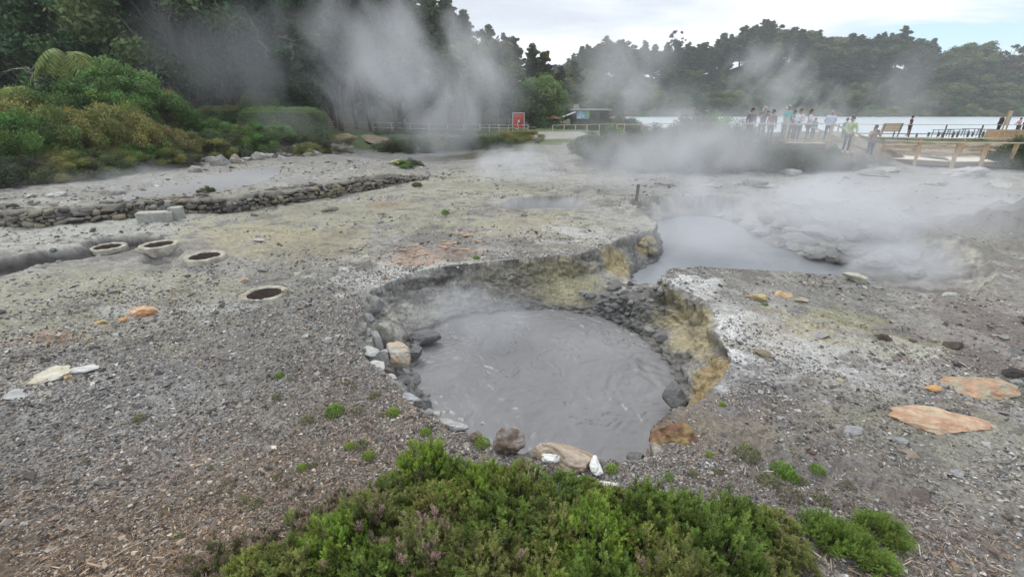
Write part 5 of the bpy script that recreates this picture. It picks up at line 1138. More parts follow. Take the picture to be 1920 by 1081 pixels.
def person(P, h, rz, label, top, bottom, hair=(.05, .03, .02), pose='down', sleeves='long', shorts=False, hairlen=0, near=False, group=None, shoes=(.05, .05, .05), lean=0.0, bag=None, cap=False, hold=None, stoop=0.0, coat=False):
    t = empty('person', P, rz, label, 'person', group); s = h / 1.72; t.scale = (s, s, s)
    V = lambda x, y, z: (x, y, z)
    fy = stoop       # forward bend of the chest
    sh = [(-.185, .02 + fy, 1.41 - fy * .2), (.185, .02 + fy, 1.41 - fy * .2)]
    A = {'down': [((-.24, -.02 + fy, 1.14), (-.25, .06 + fy, .88)), ((.24, -.02 + fy, 1.14), (.25, .06 + fy, .88))],
         'phone': [((-.27, .16 + fy, 1.20), (-.06, .34 + fy, 1.42)), ((.27, .16 + fy, 1.20), (.06, .34 + fy, 1.42))],
         'onehand': [((-.24, -.02 + fy, 1.14), (-.25, .06 + fy, .88)), ((.29, .12 + fy, 1.20), (.10, .30 + fy, 1.52))],
         'rail': [((-.26, .08 + fy, 1.16), (-.20, .32 + fy, 1.02)), ((.26, .08 + fy, 1.16), (.20, .32 + fy, 1.02))],
         'back': [((-.27, -.12, 1.17), (-.08, -.20, .98)), ((.27, -.12, 1.17), (.08, -.20, .98))],
         'fold': [((-.25, .06 + fy, 1.15), (.05, .24 + fy, 1.18)), ((.25, .06 + fy, 1.15), (-.05, .26 + fy, 1.14))]}[pose]
    pel = (0, 0, .95); sp1 = (0, fy * .4, 1.14); chest = (0, fy * .9, 1.33); nk = (0, .005 + fy * 1.1, 1.47); hb = (0, .02 + fy * 1.15, 1.55); hd = (0, .025 + fy * 1.15, 1.61); ht = (0, .01 + fy * 1.15, 1.665)
    ch = [[(pel, (.13, .10)), (sp1, (.115, .09)), (chest, (.135, .10)), (nk, .05), (hb, (.062, .075)), (hd, (.078, .092)), (ht, (.066, .08))]]
    hands = []
    for i, sgn in enumerate((-1, 1)):
        el, wr = A[i]; d = (Vector(wr) - Vector(el)).normalized(); hnd = tuple(Vector(wr) + d * .07)
        ch.append([(chest, .12), (sh[i], .06), (el, .042), (wr, .028), (hnd, (.036, .018))]); hands.append(hnd)
        side = d.cross(Vector((0, 0, 1))); side = (side if side.length > .2 else d.cross(Vector((0, 1, 0)))).normalized(); dn = d.cross(side)
        if near:
            for k, ln in enumerate((.060, .072, .066, .050)):
                b = Vector(hnd) + side * (.026 - .0175 * k) + d * .02; ch.append([(hnd, .02), (tuple(b), .010), (tuple(b + d * ln * .6), .009), (tuple(b + d * ln * .9 + dn * ln * .35), .007)])
            b = Vector(wr) + d * .03 + side * .03; ch.append([(wr, .028), (tuple(b), .011), (tuple(b + side * .02 + d * .04), .009)])
        ch.append([(pel, .13), ((sgn * .095, 0, .88), .088), ((sgn * .105, .02, .49), .055), ((sgn * .105, -.01, .09), .036), ((sgn * .115, .11, .03), (.036, .022))])
    ch.append([(hd, .08), ((0, .115 + fy * 1.15, 1.60), .014)])
    body = skinned('body', ch, cmat(SKIN, .6), t)
    # clothes
    g = 1.18 if coat else 1.1
    tc = [[((0, 0, .86), (.155 * g, .125 * g)), ((0, fy * .15, .98), (.15 * g, .12 * g)), (sp1, (.135 * g, .108 * g)), (chest, (.15 * g, .115 * g)), ((0, fy, 1.43), (.075, .07))]]
    for i in range(2):
        el, wr = A[i]; c = [(chest, .13), (sh[i], .074 * g), (el, .058 * g)]
        if sleeves == 'long': c.append((tuple(Vector(el).lerp(Vector(wr), .9)), .043 * g))
        elif sleeves == 'short': c[-1] = (tuple(Vector(sh[i]).lerp(Vector(el), .75)), .062 * g)
        tc.append(c)
    skinned('jacket' if coat else 'shirt', tc, cmat(top), t)
    bc = []
    for sgn in (-1, 1):
        c = [((0, 0, .93), (.142, .115)), ((sgn * .095, 0, .85), .098), ((sgn * .105, .02, .49), .069)]
        if not shorts: c.append(((sgn * .105, -.01, .12), .052))
        bc.append(c)
    skinned('shorts' if shorts else 'trousers', bc, cmat(bottom), t)
    for sgn in (-1, 1): skinned('shoe', [[((sgn * .105, -.04, .045), .045), ((sgn * .11, .06, .04), .045), ((sgn * .115, .15, .032), .034)]], cmat(shoes), t)
    hy = fy * 1.15
    hc = [[((0, -.015 + hy, 1.66), (.082, .088)), ((0, .02 + hy, 1.70), (.062, .075)), ((0, -.005 + hy, 1.725), (.03, .04))], [((0, -.015 + hy, 1.66), .08), ((0, -.05 + hy, 1.59), (.078, .06))]]
    if hairlen: hc.append([((0, -.05 + hy, 1.59), .07), ((0, -.07 + hy, 1.50), (.09, .05)), ((0, -.08 + hy, 1.50 - hairlen), (.075, .04))])
    skinned('cap' if cap else 'hair', hc, cmat(hair, .7), t)
    if near:
        for sgn in (-1, 1): mb = MB(); mb.tube([(sgn * .03, .092 + hy, 1.628), (sgn * .03, .104 + hy, 1.628)], [.010, .007], 6); mb.build('eye', cmat((.02, .015, .012)), t, True)
    if bag: skinned('bag', [[((.10, .19, .98), (.11, .05)), ((.10, .20, 1.12), (.10, .05))]], cmat(bag), t)
    if bag: mb = MB(); mb.tube([(-.15, .02, 1.46), (-.05, .145, 1.33), (.08, .17, 1.1)], [.016] * 3, 6); mb.build('strap', cmat((.04, .03, .03)), t, True)
    if hold:
        hp = (Vector(hands[0]) + Vector(hands[1])) / 2 if pose == 'phone' else Vector(hands[1]); o = MB(); o.box((0, 0, 0), (.15, .02, .08)); q = o.build({'phone': 'mobile_phone', 'camera': 'camera'}.get(hold, hold), cmat((.03, .03, .035)), None)
        q.matrix_world = Matrix.Translation(Vector(P)) @ Matrix.Rotation(rz, 4, 'Z') @ Matrix.Diagonal((s, s, s, 1)) @ Matrix.Translation(hp + Vector((0, .06, .04)))
        tag(q, 'small dark %s held up by the %s' % (hold, hold_by[0]), hold, None)
    return t
hold_by = ['']
def near_person(px, top_y, h, z, Y, rz, label, *a, hb='visitor', **k):
    hold_by[0] = hb; P = at_y(px, 260, Y); P[2] = z; T = at_y(px, top_y, Y)[2]; hh = T - z if 1.2 < T - z < 2.1 else h
    hh = min(max(hh, h * .93), h * 1.07); return person(P, hh, rz, label, *a, near=True, **k)
PI = math.pi
UZ = DZ + .0
# upper walkway group, facing the crater (towards -y)
near_person(1402, 204, 1.72, UZ, 27.6, PI, 'visitor in black half hidden at the left end of the upper walkway group', (.03, .03, .035), (.04, .04, .05))
near_person(1424, 200, 1.78, UZ, 27.0, PI - .1, 'grey-haired bearded man in a black printed shirt taking a picture', (.025, .025, .028), (.03, .03, .03), hair=(.5, .5, .5), pose='phone', sleeves='short', hold='phone', hb='bearded man in the black shirt')
near_person(1441, 207, 1.68, UZ, 27.2, PI, 'visitor in a dull pink top between the black shirt and the teal shirt', (.26, .13, .15), (.05, .05, .07))
near_person(1467, 197, 1.84, UZ, 26.8, PI + .25, 'tall grey-haired man in a teal shirt leaning on the railing', (.09, .36, .34), (.14, .13, .13), hair=(.45, .45, .45), pose='rail', sleeves='short')
near_person(1480, 208, 1.70, UZ, 27.9, PI, 'visitor in dark blue behind the man in the teal shirt', (.03, .035, .06), (.03, .03, .04))
near_person(1491, 205, 1.70, UZ, 27.0, PI, 'visitor in a white top with a black vest and dark apron-like bag', (.62, .62, .66), (.02, .02, .025), pose='fold', hair=(.16, .08, .04), bag=(.03, .03, .03))
near_person(1510, 205, 1.70, UZ, 27.0, PI + .9, 'long-haired woman in a white cardigan turned away on the walkway', (.55, .55, .57), (.05, .06, .09), hair=(.06, .035, .02), hairlen=.25, pose='fold')
near_person(1521, 222, 1.35, UZ - .1, 30.5, PI, 'small visitor in blue seen between the cardigan and the railing', (.10, .17, .28), (.05, .06, .09), hair=(.1, .06, .04))
near_person(1549, 207, 1.66, UZ, 27.1, PI - .5, 'short-haired grey woman in a pale blue jacket with hands behind her back', (.50, .57, .70), (.02, .02, .025), hair=(.42, .40, .37), pose='back', coat=True)
near_person(1580, 222, 1.45, .9, 33, PI, 'visitor in grey-blue seen behind the woman in green', (.14, .20, .30), (.05, .06, .09), hair=(.08, .05, .03))
near_person(1590, 213, 1.66, UZ - .42, 25.4, PI - .25, 'woman in a lime green shirt with a dark shoulder strap on the ramp', (.30, .44, .10), (.015, .015, .018), hair=(.13, .05, .03), pose='rail', bag=(.40, .34, .30), shoes=(.6, .6, .6), coat=True)
near_person(1637, 231, 1.62, .42, 27.0, PI - .35, 'dark-haired woman in a tan knit top and jeans holding a camera to her face', (.34, .23, .16), (.16, .20, .30), hair=(.03, .02, .018), hairlen=.2, pose='phone', hold='camera', hb='woman in the tan knit top', coat=True)
log('near people')
def far_person(px, fy_, ty, h, label, *a, rz=PI, Yf=None, **k):
    P = stand(px, fy_, ty, h); return person(P, h, rz, label, *a, **k)
far_person(1701, 254, 217, 1.75, 'man in dark shorts and a dark red jersey standing by the lakeside railing', (.12, .03, .05), (.03, .03, .05), shorts=True, sleeves='short', rz=.6)
far_person(1868, 252, 214, 1.75, 'fair-haired visitor in navy beside the notice board', (.025, .03, .06), (.02, .02, .03), hair=(.35, .25, .14), rz=1.3, hairlen=.15)
far_person(1904, 250, 221, 1.6, 'visitor in a pink top with one arm out near the edge of the lake', (.50, .28, .30), (.05, .06, .12), pose='rail', rz=1.4)
far_person(1916, 250, 217, 1.75, 'visitor in dark navy behind the pink top', (.03, .035, .07), (.03, .04, .08), rz=1.4)
far_person(1716, 262, 249, .95, 'seated-height child in coral red behind the lower boardwalk', (.50, .13, .10), (.10, .10, .12), hair=(.2, .12, .07))
far_person(667, 241, 220, 1.7, 'visitor in a white coat at the left end of the far fence', (.62, .62, .64), (.25, .26, .30), coat=True, hair=(.06, .05, .04))
far_person(675, 241, 223, 1.6, 'smaller visitor in white beside the white coat', (.60, .61, .63), (.20, .30, .42))
far_person(690, 241, 220, 1.7, 'visitor in navy with a pale bag behind the far fence', (.06, .07, .15), (.35, .36, .40), hair=(.2, .1, .05))
far_person(706, 240, 219, 1.7, 'visitor in beige almost lost in the steam behind the far fence', (.30, .28, .22), (.25, .24, .22), hair=(.30, .27, .22))
far_person(786, 242, 219, 1.75, 'visitor in a bright red top behind the far fence', (.62, .10, .06), (.16, .05, .05), pose='rail')
far_person(796, 242, 222, 1.7, 'visitor in pale blue beside the bright red top', (.45, .52, .62), (.20, .22, .30), pose='fold')
far_person(758, 241, 219, 1.7, 'narrow white-clad visitor at a fence post', (.60, .60, .62), (.50, .50, .52))
far_person(1009, 246, 228, 1.75, 'visitor in a bright yellow jacket walking on the road by the barrier', (.55, .60, .06), (.06, .07, .12), coat=True, rz=1.2)
far_person(1045, 246, 228, 1.7, 'visitor in light blue and lilac behind the fence near the kiosk', (.30, .52, .68), (.42, .40, .60), rz=PI + .4)
far_person(1054, 246, 227, 1.72, 'visitor in a red vest behind the fence near the kiosk', (.45, .05, .06), (.14, .10, .12))
far_person(1103, 244, 228, 1.7, 'visitor in white right of the kiosk awning', (.60, .60, .64), (.12, .12, .15))
far_person(1115, 243, 228, 1.7, 'visitor in dark blue beside the white-shirted visitor', (.05, .06, .12), (.06, .06, .08))
far_person(1184, 244, 224, 1.7, 'visitor in pale grey at the corner of the walkway railing', (.45, .48, .52), (.14, .15, .18), pose='rail')
far_person(1290, 246, 222, 1.7, 'visitor in dark red seen through steam before the lake', (.20, .05, .06), (.10, .09, .10))
log('people')
# ================================================================== FOREGROUND: gravel, litter, tufts, heather
def scatter_stuff(name, n, seed, pos_fn, size_fn, cols, flat, kind, label_mat, shape='oct', zoff=.25, probs=None):
    r = np.random.default_rng(seed); x, y = pos_fn(r, n); h, I = ground_h(x, y, True); h = surf_z(x, y)
    ok = (I['sr'] < -.02) & (I['p3'] < 0)
    for q, (_, _, R_) in zip(RINGP, RINGS): ok &= np.hypot(x - q[0], y - q[1]) > R_ + .05
    x, y, h = x[ok], y[ok], h[ok]; n = len(x); rr = np.hypot(x, y)
    s = size_fn(r, n, rr, x, y)
    if shape == 'oct':
        B = np.array([(1, 0, 0), (-1, 0, 0), (0, 1, 0), (0, -1, 0), (0, 0, 1), (0, 0, -1)], float); Fb = np.array([(0, 2, 4), (2, 1, 4), (1, 3, 4), (3, 0, 4), (2, 0, 5), (1, 2, 5), (3, 1, 5), (0, 3, 5)])
        B = np.array([(1, .2, .1), (-.9, .3, -.1), (.1, .8, .2), (.0, -.9, 0), (.4, .1, .8), (-.4, -.1, .75), (0, 0, -.8)], float)
        Fb = np.array([(0, 2, 4), (2, 5, 4), (2, 1, 5), (1, 3, 5), (3, 4, 5), (3, 0, 4), (2, 0, 6), (1, 2, 6), (3, 1, 6), (0, 3, 6)])
    else:
        B = np.array([(1, .12, 0), (1, -.12, 0), (-1, -.12, 0), (-1, .12, 0), (.95, .1, .12), (.95, -.1, .12), (-.95, -.1, .12), (-.95, .1, .12)], float)
        Fb = np.array([(0, 1, 5, 4), (1, 2, 6, 5), (2, 3, 7, 6), (3, 0, 4, 7), (4, 5, 6, 7)])
    m = len(B); a = r.uniform(0, 6.283, n); tl = r.normal(0, .25, (n, 2))
    D = np.stack([r.uniform(.7, 1.3, n), r.uniform(.5, 1.0, n), r.uniform(*flat, n)], 1) * s[:, None]
    V = B[None] * D[:, None] + r.normal(0, .12, (n, m, 3)) * s[:, None, None] * (1 if shape == 'oct' else .15)
    V[:, :, 2] += V[:, :, 0] * tl[:, :1] + V[:, :, 1] * tl[:, 1:]
    X = V[:, :, 0] * np.cos(a)[:, None] - V[:, :, 1] * np.sin(a)[:, None]; Y = V[:, :, 0] * np.sin(a)[:, None] + V[:, :, 1] * np.cos(a)[:, None]
    V = np.stack([X + x[:, None], Y + y[:, None], V[:, :, 2] + h[:, None] + (D[:, 2] * zoff)[:, None]], -1).reshape(-1, 3)
    F_ = (np.arange(n)[:, None, None] * m + Fb[None]).reshape(-1, Fb.shape[1])
    ci = r.choice(len(cols), n, p=probs); C = np.array(cols)[ci] * r.uniform(.65, 1.3, (n, 1)); br = (sstep(6.5, 3.5, rr) * sstep(.5, -2.5, x) * .8)[:, None]; C = C * (1 - br + br * np.array([1.08, .88, .68]))
    tint = fbm2(x * .9, y * .9, 401, 4)[:, None]; C = C * (.8 + .4 * tint)
    return tag(mesh_np(name, V, F_, label_mat, None, np.repeat(C, m, 0)), kind=kind)
STM = mat('gravel_mat', attr=True, rough=.85, spec=.25)
def fan(rmin, rmax, half=58, pw=1.0):
    def f(r, n):
        u = r.random(n); R_ = rmin * (rmax / rmin) ** (u ** pw); a = np.radians(r.uniform(-half, half, n)); return R_ * np.sin(a), R_ * np.cos(a)
    return f
def gsize(r, n, rr, x, y): return (.0042 + .0009 * rr) * np.exp(r.normal(0, .46, n)) * 1.25
def keep_gravel(r, n):
    x, y = fan(1.7, 11.5)(r, n); d = fbm2(x * .8, y * .8, 411, 4) + fbm2(x * .3, y * .3, 417, 2) * .5
    dens = sstep(.50, .85, d) * .5 + .5; R2 = np.hypot(x, y); w2 = fbm2(x * 1.3, y * 1.3, 431, 4); rgt = sstep(.9, 1.6, x) * sstep(3.9, 4.6, R2); lft = sstep(7.0, 8.2, R2 + x * .25); bare_ = np.maximum(rgt, lft); dens = dens * (1 - bare_ * (1 - sstep(.48, .60, w2) * .5 - .06)); k = r.random(n) < dens; return x[k], y[k]
GC = [(.24, .225, .21), (.38, .37, .35), (.13, .12, .11), (.08, .07, .065), (.20, .165, .13), (.28, .21, .15), (.50, .49, .47)]
scatter_stuff('gravel', 380000, 1, keep_gravel, gsize, GC, (.3, .75), 'stuff', STM, probs=[.34, .11, .22, .10, .14, .06, .03])
# larger stones over the whole field
def far_stones(r, n):
    x, y = fan(5, 27)(r, n); d = fbm2(x * .6, y * .6, 421, 5, .6); k = r.random(n) < sstep(.48, .64, d) * .8 + .06; return x[k], y[k]
scatter_stuff('rubble', 42000, 2, far_stones, lambda r, n, rr, x, y: (.006 + .0016 * rr) * np.exp(r.normal(0, .5, n)), [(.27, .255, .235), (.40, .39, .36), (.15, .14, .13), (.33, .29, .21), (.09, .08, .075)], (.25, .6), 'stuff', STM, probs=[.35, .2, .2, .1, .15])
# bark chips and dry twigs, thick in the lower corners
def lit(r, n):
    x, y = fan(1.7, 6.5)(r, n); px, py = proj(np.stack([x, y, 0 * x], 1)); w_ = sstep(900, 1081, py) * (sstep(620, 300, px) * .8 + sstep(1380, 1560, px)) + .06 + .12 * sstep(1250, 1400, px)
    k = r.random(n) < w_; return x[k], y[k]
scatter_stuff('litter', 80000, 3, lit, lambda r, n, rr, x, y: .011 * np.exp(r.normal(0, .5, n)), [(.30, .21, .135), (.38, .30, .22), (.20, .13, .085), (.45, .40, .33), (.12, .08, .06)], (.8, 1.2), 'stuff', STM, shape='chip', zoff=.8)
log('gravel')
# individual twigs and sticks
TW = mat('twig_wood', (.20, .16, .125), rough=.9, var=.3, vscale=30); TWP = mat('pale_twig_wood', (.42, .36, .28), rough=.9, var=.3, vscale=30)
for i, (px, py, L_, a_, m_, lb) in enumerate([(235, 1035, .30, .75, TWP, 'long pale straight stick in the lower left corner'), (580, 955, .26, .25, TW, 'dark crooked twig left of the heather'), (548, 963, .16, .5, TW, 'short dark twig beside the crooked one'), (370, 948, .16, -.4, TW, 'short black twig above the pale stick'), (520, 1025, .26, .55, TWP, 'flat sliver of pale wood by the brown gravel'), (270, 955, .10, .9, TWP, 'thin pale straw standing out on the brown gravel'), (860, 813, .18, .1, TWP, 'pale stick at the tip of the heather'), (54, 815, .14, .9, TW, 'thin grey twig near the left edge'), (1185, 800 + 60, .14, .8, TW, 'thin dark twig sticking up by the mud corner'), (1640, 840, .16, -.9, TWP, 'pale thin stick on the right gravel'), (1330, 905, .2, -.15, TW, 'reddish twig below the red-brown boulder'), (1620, 935, .24, -.5, TW, 'dark thin stick on the right slope'), (1810, 1040, .3, 1.1, TWP, 'pale stick in the lower right bark litter')]):
    P = gpt(px, py); r_ = np.random.default_rng(i + 700); mb = MB(); pts = []; q = np.array([-L_ / 2, 0, .012])
    for k in range(7): pts.append(q.copy()); q += np.array([L_ / 6, r_.normal(0, L_ * .03), r_.normal(0, .004)])
    mb.tube(pts, [.005, .0055, .005, .0045, .004, .003, .0015], 6); mb.tube([pts[3], pts[3] + np.array([L_ * .12, L_ * .1, .01])], [.003, .001], 5)
    o = mb.build('twig', m_, None, True); o.location = P; o.rotation_euler = (0, 0, a_); tag(o, lb, 'twig')
for px, py, s_, lb in [(440, 758, .02, 0), ]: pass
# ---------------- small green tufts
LFH = mat('heather_leaf', attr=True, rough=.5, spec=.3, objvar=.06, trans=.35)
def tuft(seed, col, n=900, R_=.05, H_=.045):
    r = np.random.default_rng(seed); P = np.zeros((n, 3)); a = r.uniform(0, 6.28, n); q = r.random(n) ** .5; P[:, 0] = R_ * q * np.cos(a); P[:, 1] = R_ * q * np.sin(a); P[:, 2] = r.random(n) * H_ * (1.1 - q * q) + .003
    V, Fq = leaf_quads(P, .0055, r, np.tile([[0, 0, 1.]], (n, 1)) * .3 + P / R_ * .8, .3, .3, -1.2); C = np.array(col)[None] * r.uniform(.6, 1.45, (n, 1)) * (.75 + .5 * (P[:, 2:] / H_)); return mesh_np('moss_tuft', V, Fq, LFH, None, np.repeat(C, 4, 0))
TF = [tuft(1, (.17, .28, .05)), tuft(2, (.18, .20, .08), 500), tuft(3, (.24, .34, .05)), tuft(4, (.15, .14, .07), 300)]
TLN = ['fresh green moss tuft', 'dull olive heath tuft', 'bright lime moss tuft', 'dry brown-green heath tuft']
TP = [(524, 706, 1.2, 0, 'on the left gravel'), (503, 692, .7, 1, 'left of the tuft at the middle of the left gravel'), (545, 712, .7, 1, 'on the left gravel'), (261, 786, 1.3, 1, 'alone on the grey left gravel'), (518, 748, 1.0, 1, 'on the left gravel'), (628, 774, 1.9, 0, 'largest on the gravel left of the crater'), (575, 790, 1.4, 1, 'beside the largest tuft'), (670, 772, 1.1, 1, 'beside the largest tuft'), (703, 742, 1.2, 1, 'just below the rim slabs'), (738, 776, 1.4, 2, 'close to the near left rim'), (652, 720, .7, 1, 'above the rim gravel'), (664, 726, .7, 1, 'above the rim gravel'), (675, 836, 1.4, 1, 'above the left wing of the heather'), (655, 838, .9, 2, 'above the left wing of the heather'), (692, 856, 1.2, 2, 'above the left wing of the heather'), (566, 878, .9, 2, 'on the pebbles left of the heather'), (588, 872, .7, 1, 'on the pebbles left of the heather'), (798, 812, 1.1, 2, 'on the near crater lip'), (904, 832, 1.5, 2, 'behind the brown rounded rock'), (520, 895, .8, 1, 'on the lower left gravel'), (540, 905, .7, 3, 'on the lower left gravel'), (425, 915, 1.5, 3, 'standing like a dark sprig on the lower left gravel'), (375, 932, 1.0, 3, 'on the brown gravel'), (160, 868, .7, 3, 'on the brown gravel'), (458, 940, .9, 1, 'on the brown gravel'), (480, 945, 1.0, 1, 'on the brown gravel'), (550, 970, 1.3, 2, 'beside the crooked twig'), (310, 960, .9, 3, 'on the brown gravel'), (333, 1010, .9, 1, 'at the edge of the heather litter'), (395, 878, .6, 1, 'on the brown gravel'),
      (1354, 759, .8, 2, 'on the right block near the ochre wall'), (1148, 882, 1.2, 2, 'below the tan rock shelf'), (1330, 853, .7, 2, 'beside the red-brown boulder'), (1400, 852, 2.2, 1, 'right of the red-brown boulder'), (1252, 895, 1.0, 0, 'right of the heather'), (1345, 885, .8, 1, 'right of the heather'), (1440, 905, 1.8, 1, 'on the right gravel slope'), (1466, 885, 1.9, 0, 'in the green patch on the right gravel slope'), (1480, 895, 1.5, 0, 'in the green patch on the right gravel slope'), (1532, 882, 1.2, 0, 'right of the green patch'), (1500, 905, 1.2, 1, 'in the green patch on the right gravel slope'), (1540, 940, 1.3, 1, 'above the small right-hand heather'), (1590, 915, 1.2, 3, 'on dry grass at the right'), (1480, 930, 2.0, 3, 'between the heather and the green patch'), (1435, 600 - 28, .7, 0, 'beside the yellow-tan rock'), (537, 552, 1.5, 3, 'growing against the nearest concrete ring'), (835, 400, .9, 0, 'on the far pale flats'), (983, 405, .8, 3, 'on the far flats'), (893, 484, .9, 0, 'near the orange splinters'), (1300, 890, .9, 1, 'below the red-brown boulder'), (715, 690 + 90, .8, 1, 'left of the lime tuft'), (240, 880, .7, 3, 'on the brown gravel')]
for i, (px, py, s_, k, wh) in enumerate(TP):
    P = gpt(px, py); o = TF[k].copy(); COL.objects.link(o); o.location = (P[0], P[1], P[2] + .006); r_ = np.random.default_rng(i); s2 = s_ * 1.15 * (1 if P[1] < 6 else P[1] / 6); o.scale = (s2, s2, s2 * r_.uniform(.8, 1.2)); o.rotation_euler = (0, 0, r_.uniform(0, 6)); tag(o, TLN[k] + ' ' + wh, 'moss tuft', 'small green tufts on the gravel')
for o in TF: bpy.data.objects.remove(o)
# ---------------- orange splinters beyond the crater
r_ = np.random.default_rng(9)
for i in range(16):
    px = r_.uniform(735, 900); py = 490 - (px - 735) * .25 + r_.uniform(-22, 10); P = gpt(px, py); mb = MB(); mb.box((0, 0, .01), (r_.uniform(.12, .4), r_.uniform(.03, .08), .03), jit=.08); o = mb.build('wood_splinter', mat('orange_wood', (.42, .29, .20), rough=.9, var=.3, vscale=9) if i == 0 else bpy.data.materials['orange_wood'], None); o.location = P; o.rotation_euler = (r_.normal() * .1, r_.normal() * .1, r_.uniform(-.6, .6)); tag(o, 'flat orange splinter in the scatter beyond the crater', 'splinter', 'orange splinters beyond the crater')
# ---------------- heather
def heather(seed, R_, H_, nsh, col, col2, spr=18, needle=.0062, per=34, flower=0.0, open_=.0):
    r = np.random.default_rng(seed); t = empty('heather_shrub', (0, -60, -60)); st = MB(); PV = []; PN = []; PC = []; FP = []; 
    for i in range(nsh):
        q = r.random() ** .55; a = r.uniform(0, 6.28); lk = r.random() < .13; tip = np.array([R_ * q * math.cos(a), R_ * q * math.sin(a), H_ * (1 - .62 * q ** 2.2) * (r.uniform(1.1, 1.4) if lk else r.uniform(.55, 1.1))])
        base = tip * np.array([.25, .25, 0]) + r.normal(0, .02, 3) * np.array([1, 1, 0]); mid = base * .45 + tip * .55 + np.array([tip[0], tip[1], 0]) * .12
        st.tube([base, mid, tip * .96 + mid * .04], [.006, .004, .0018], 4, cap=False)
        hue = r.random(); cc = np.array(col) * (1 - hue) + np.array(col2) * hue; cc = cc * r.uniform(.65, 1.3); isf = r.random() < flower
        d0 = tip - mid; d0 /= np.linalg.norm(d0)
        for k in range(int(spr * (.55 if lk else 1))):
            f = r.uniform(.15, 1.0) ** .8; o0 = mid + (tip - mid) * f; ln = r.uniform(.035, .13) * (1.15 - .4 * f)
            d = d0 * .9 + rsphere(1, r)[0] * .62 + np.array([0, 0, .35]); d /= np.linalg.norm(d)
            m = int(per * ln / .06); u = r.random(m); P = o0 + d * (u * ln)[:, None] + r.normal(0, .0035, (m, 3)); PV.append(P); PN.append(np.tile(d, (m, 1)))
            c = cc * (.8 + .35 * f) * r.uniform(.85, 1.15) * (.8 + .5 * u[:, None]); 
            if isf and f > .45: k2 = r.random(m) < .75; c = np.where(k2[:, None], np.array([.66, .44, .42]) * r.uniform(.6, 1.2, (m, 1)), c)
            PC.append(np.broadcast_to(c, (m, 3)))
    P = np.concatenate(PV); D = np.concatenate(PN); C = np.concatenate(PC); n = len(P)
    out_ = rsphere(n, r); ax = D * .75 + out_ * .65; ax /= np.linalg.norm(ax, axis=1, keepdims=True); b = np.cross(ax, rsphere(n, r)); b /= np.linalg.norm(b, axis=1, keepdims=True) + 1e-9
    s = needle * r.uniform(.7, 1.4, (n, 1)); V = np.stack([P, P + ax * s - b * s * .28, P + ax * s * 2, P + ax * s + b * s * .28], 1).reshape(-1, 3)
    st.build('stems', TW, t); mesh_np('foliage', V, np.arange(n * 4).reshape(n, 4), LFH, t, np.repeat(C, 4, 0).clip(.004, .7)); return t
G1_, G2_, G3_ = (.105, .20, .022), (.055, .10, .02), (.115, .115, .04)
HK = {'bright': heather(1, .42, .52, 135, (.27, .36, .06), (.16, .25, .045), needle=.0078), 'green': heather(2, .42, .50, 120, (.12, .19, .04), (.20, .27, .06), needle=.0078), 'olive': heather(3, .40, .48, 115, (.26, .26, .09), (.14, .19, .05), flower=.05, needle=.0078), 'mixed': heather(4, .42, .52, 120, (.20, .28, .05), (.27, .25, .09), flower=.04, needle=.0078),
      'pink': heather(5, .36, .48, 110, (.20, .25, .07), (.22, .21, .09), flower=.28, needle=.0075), 'brown': heather(6, .34, .40, 60, (.15, .14, .065), (.11, .13, .05), flower=.22), 'cushion': heather(7, .18, .15, 85, (.22, .30, .06), (.13, .20, .045), spr=10)}
HN = {'bright': 'bright green', 'green': 'deep green', 'olive': 'olive green', 'mixed': 'mid green and straw-tipped', 'pink': 'pink-flowering', 'brown': 'thin brownish', 'cushion': 'low cushion of fresh green'}
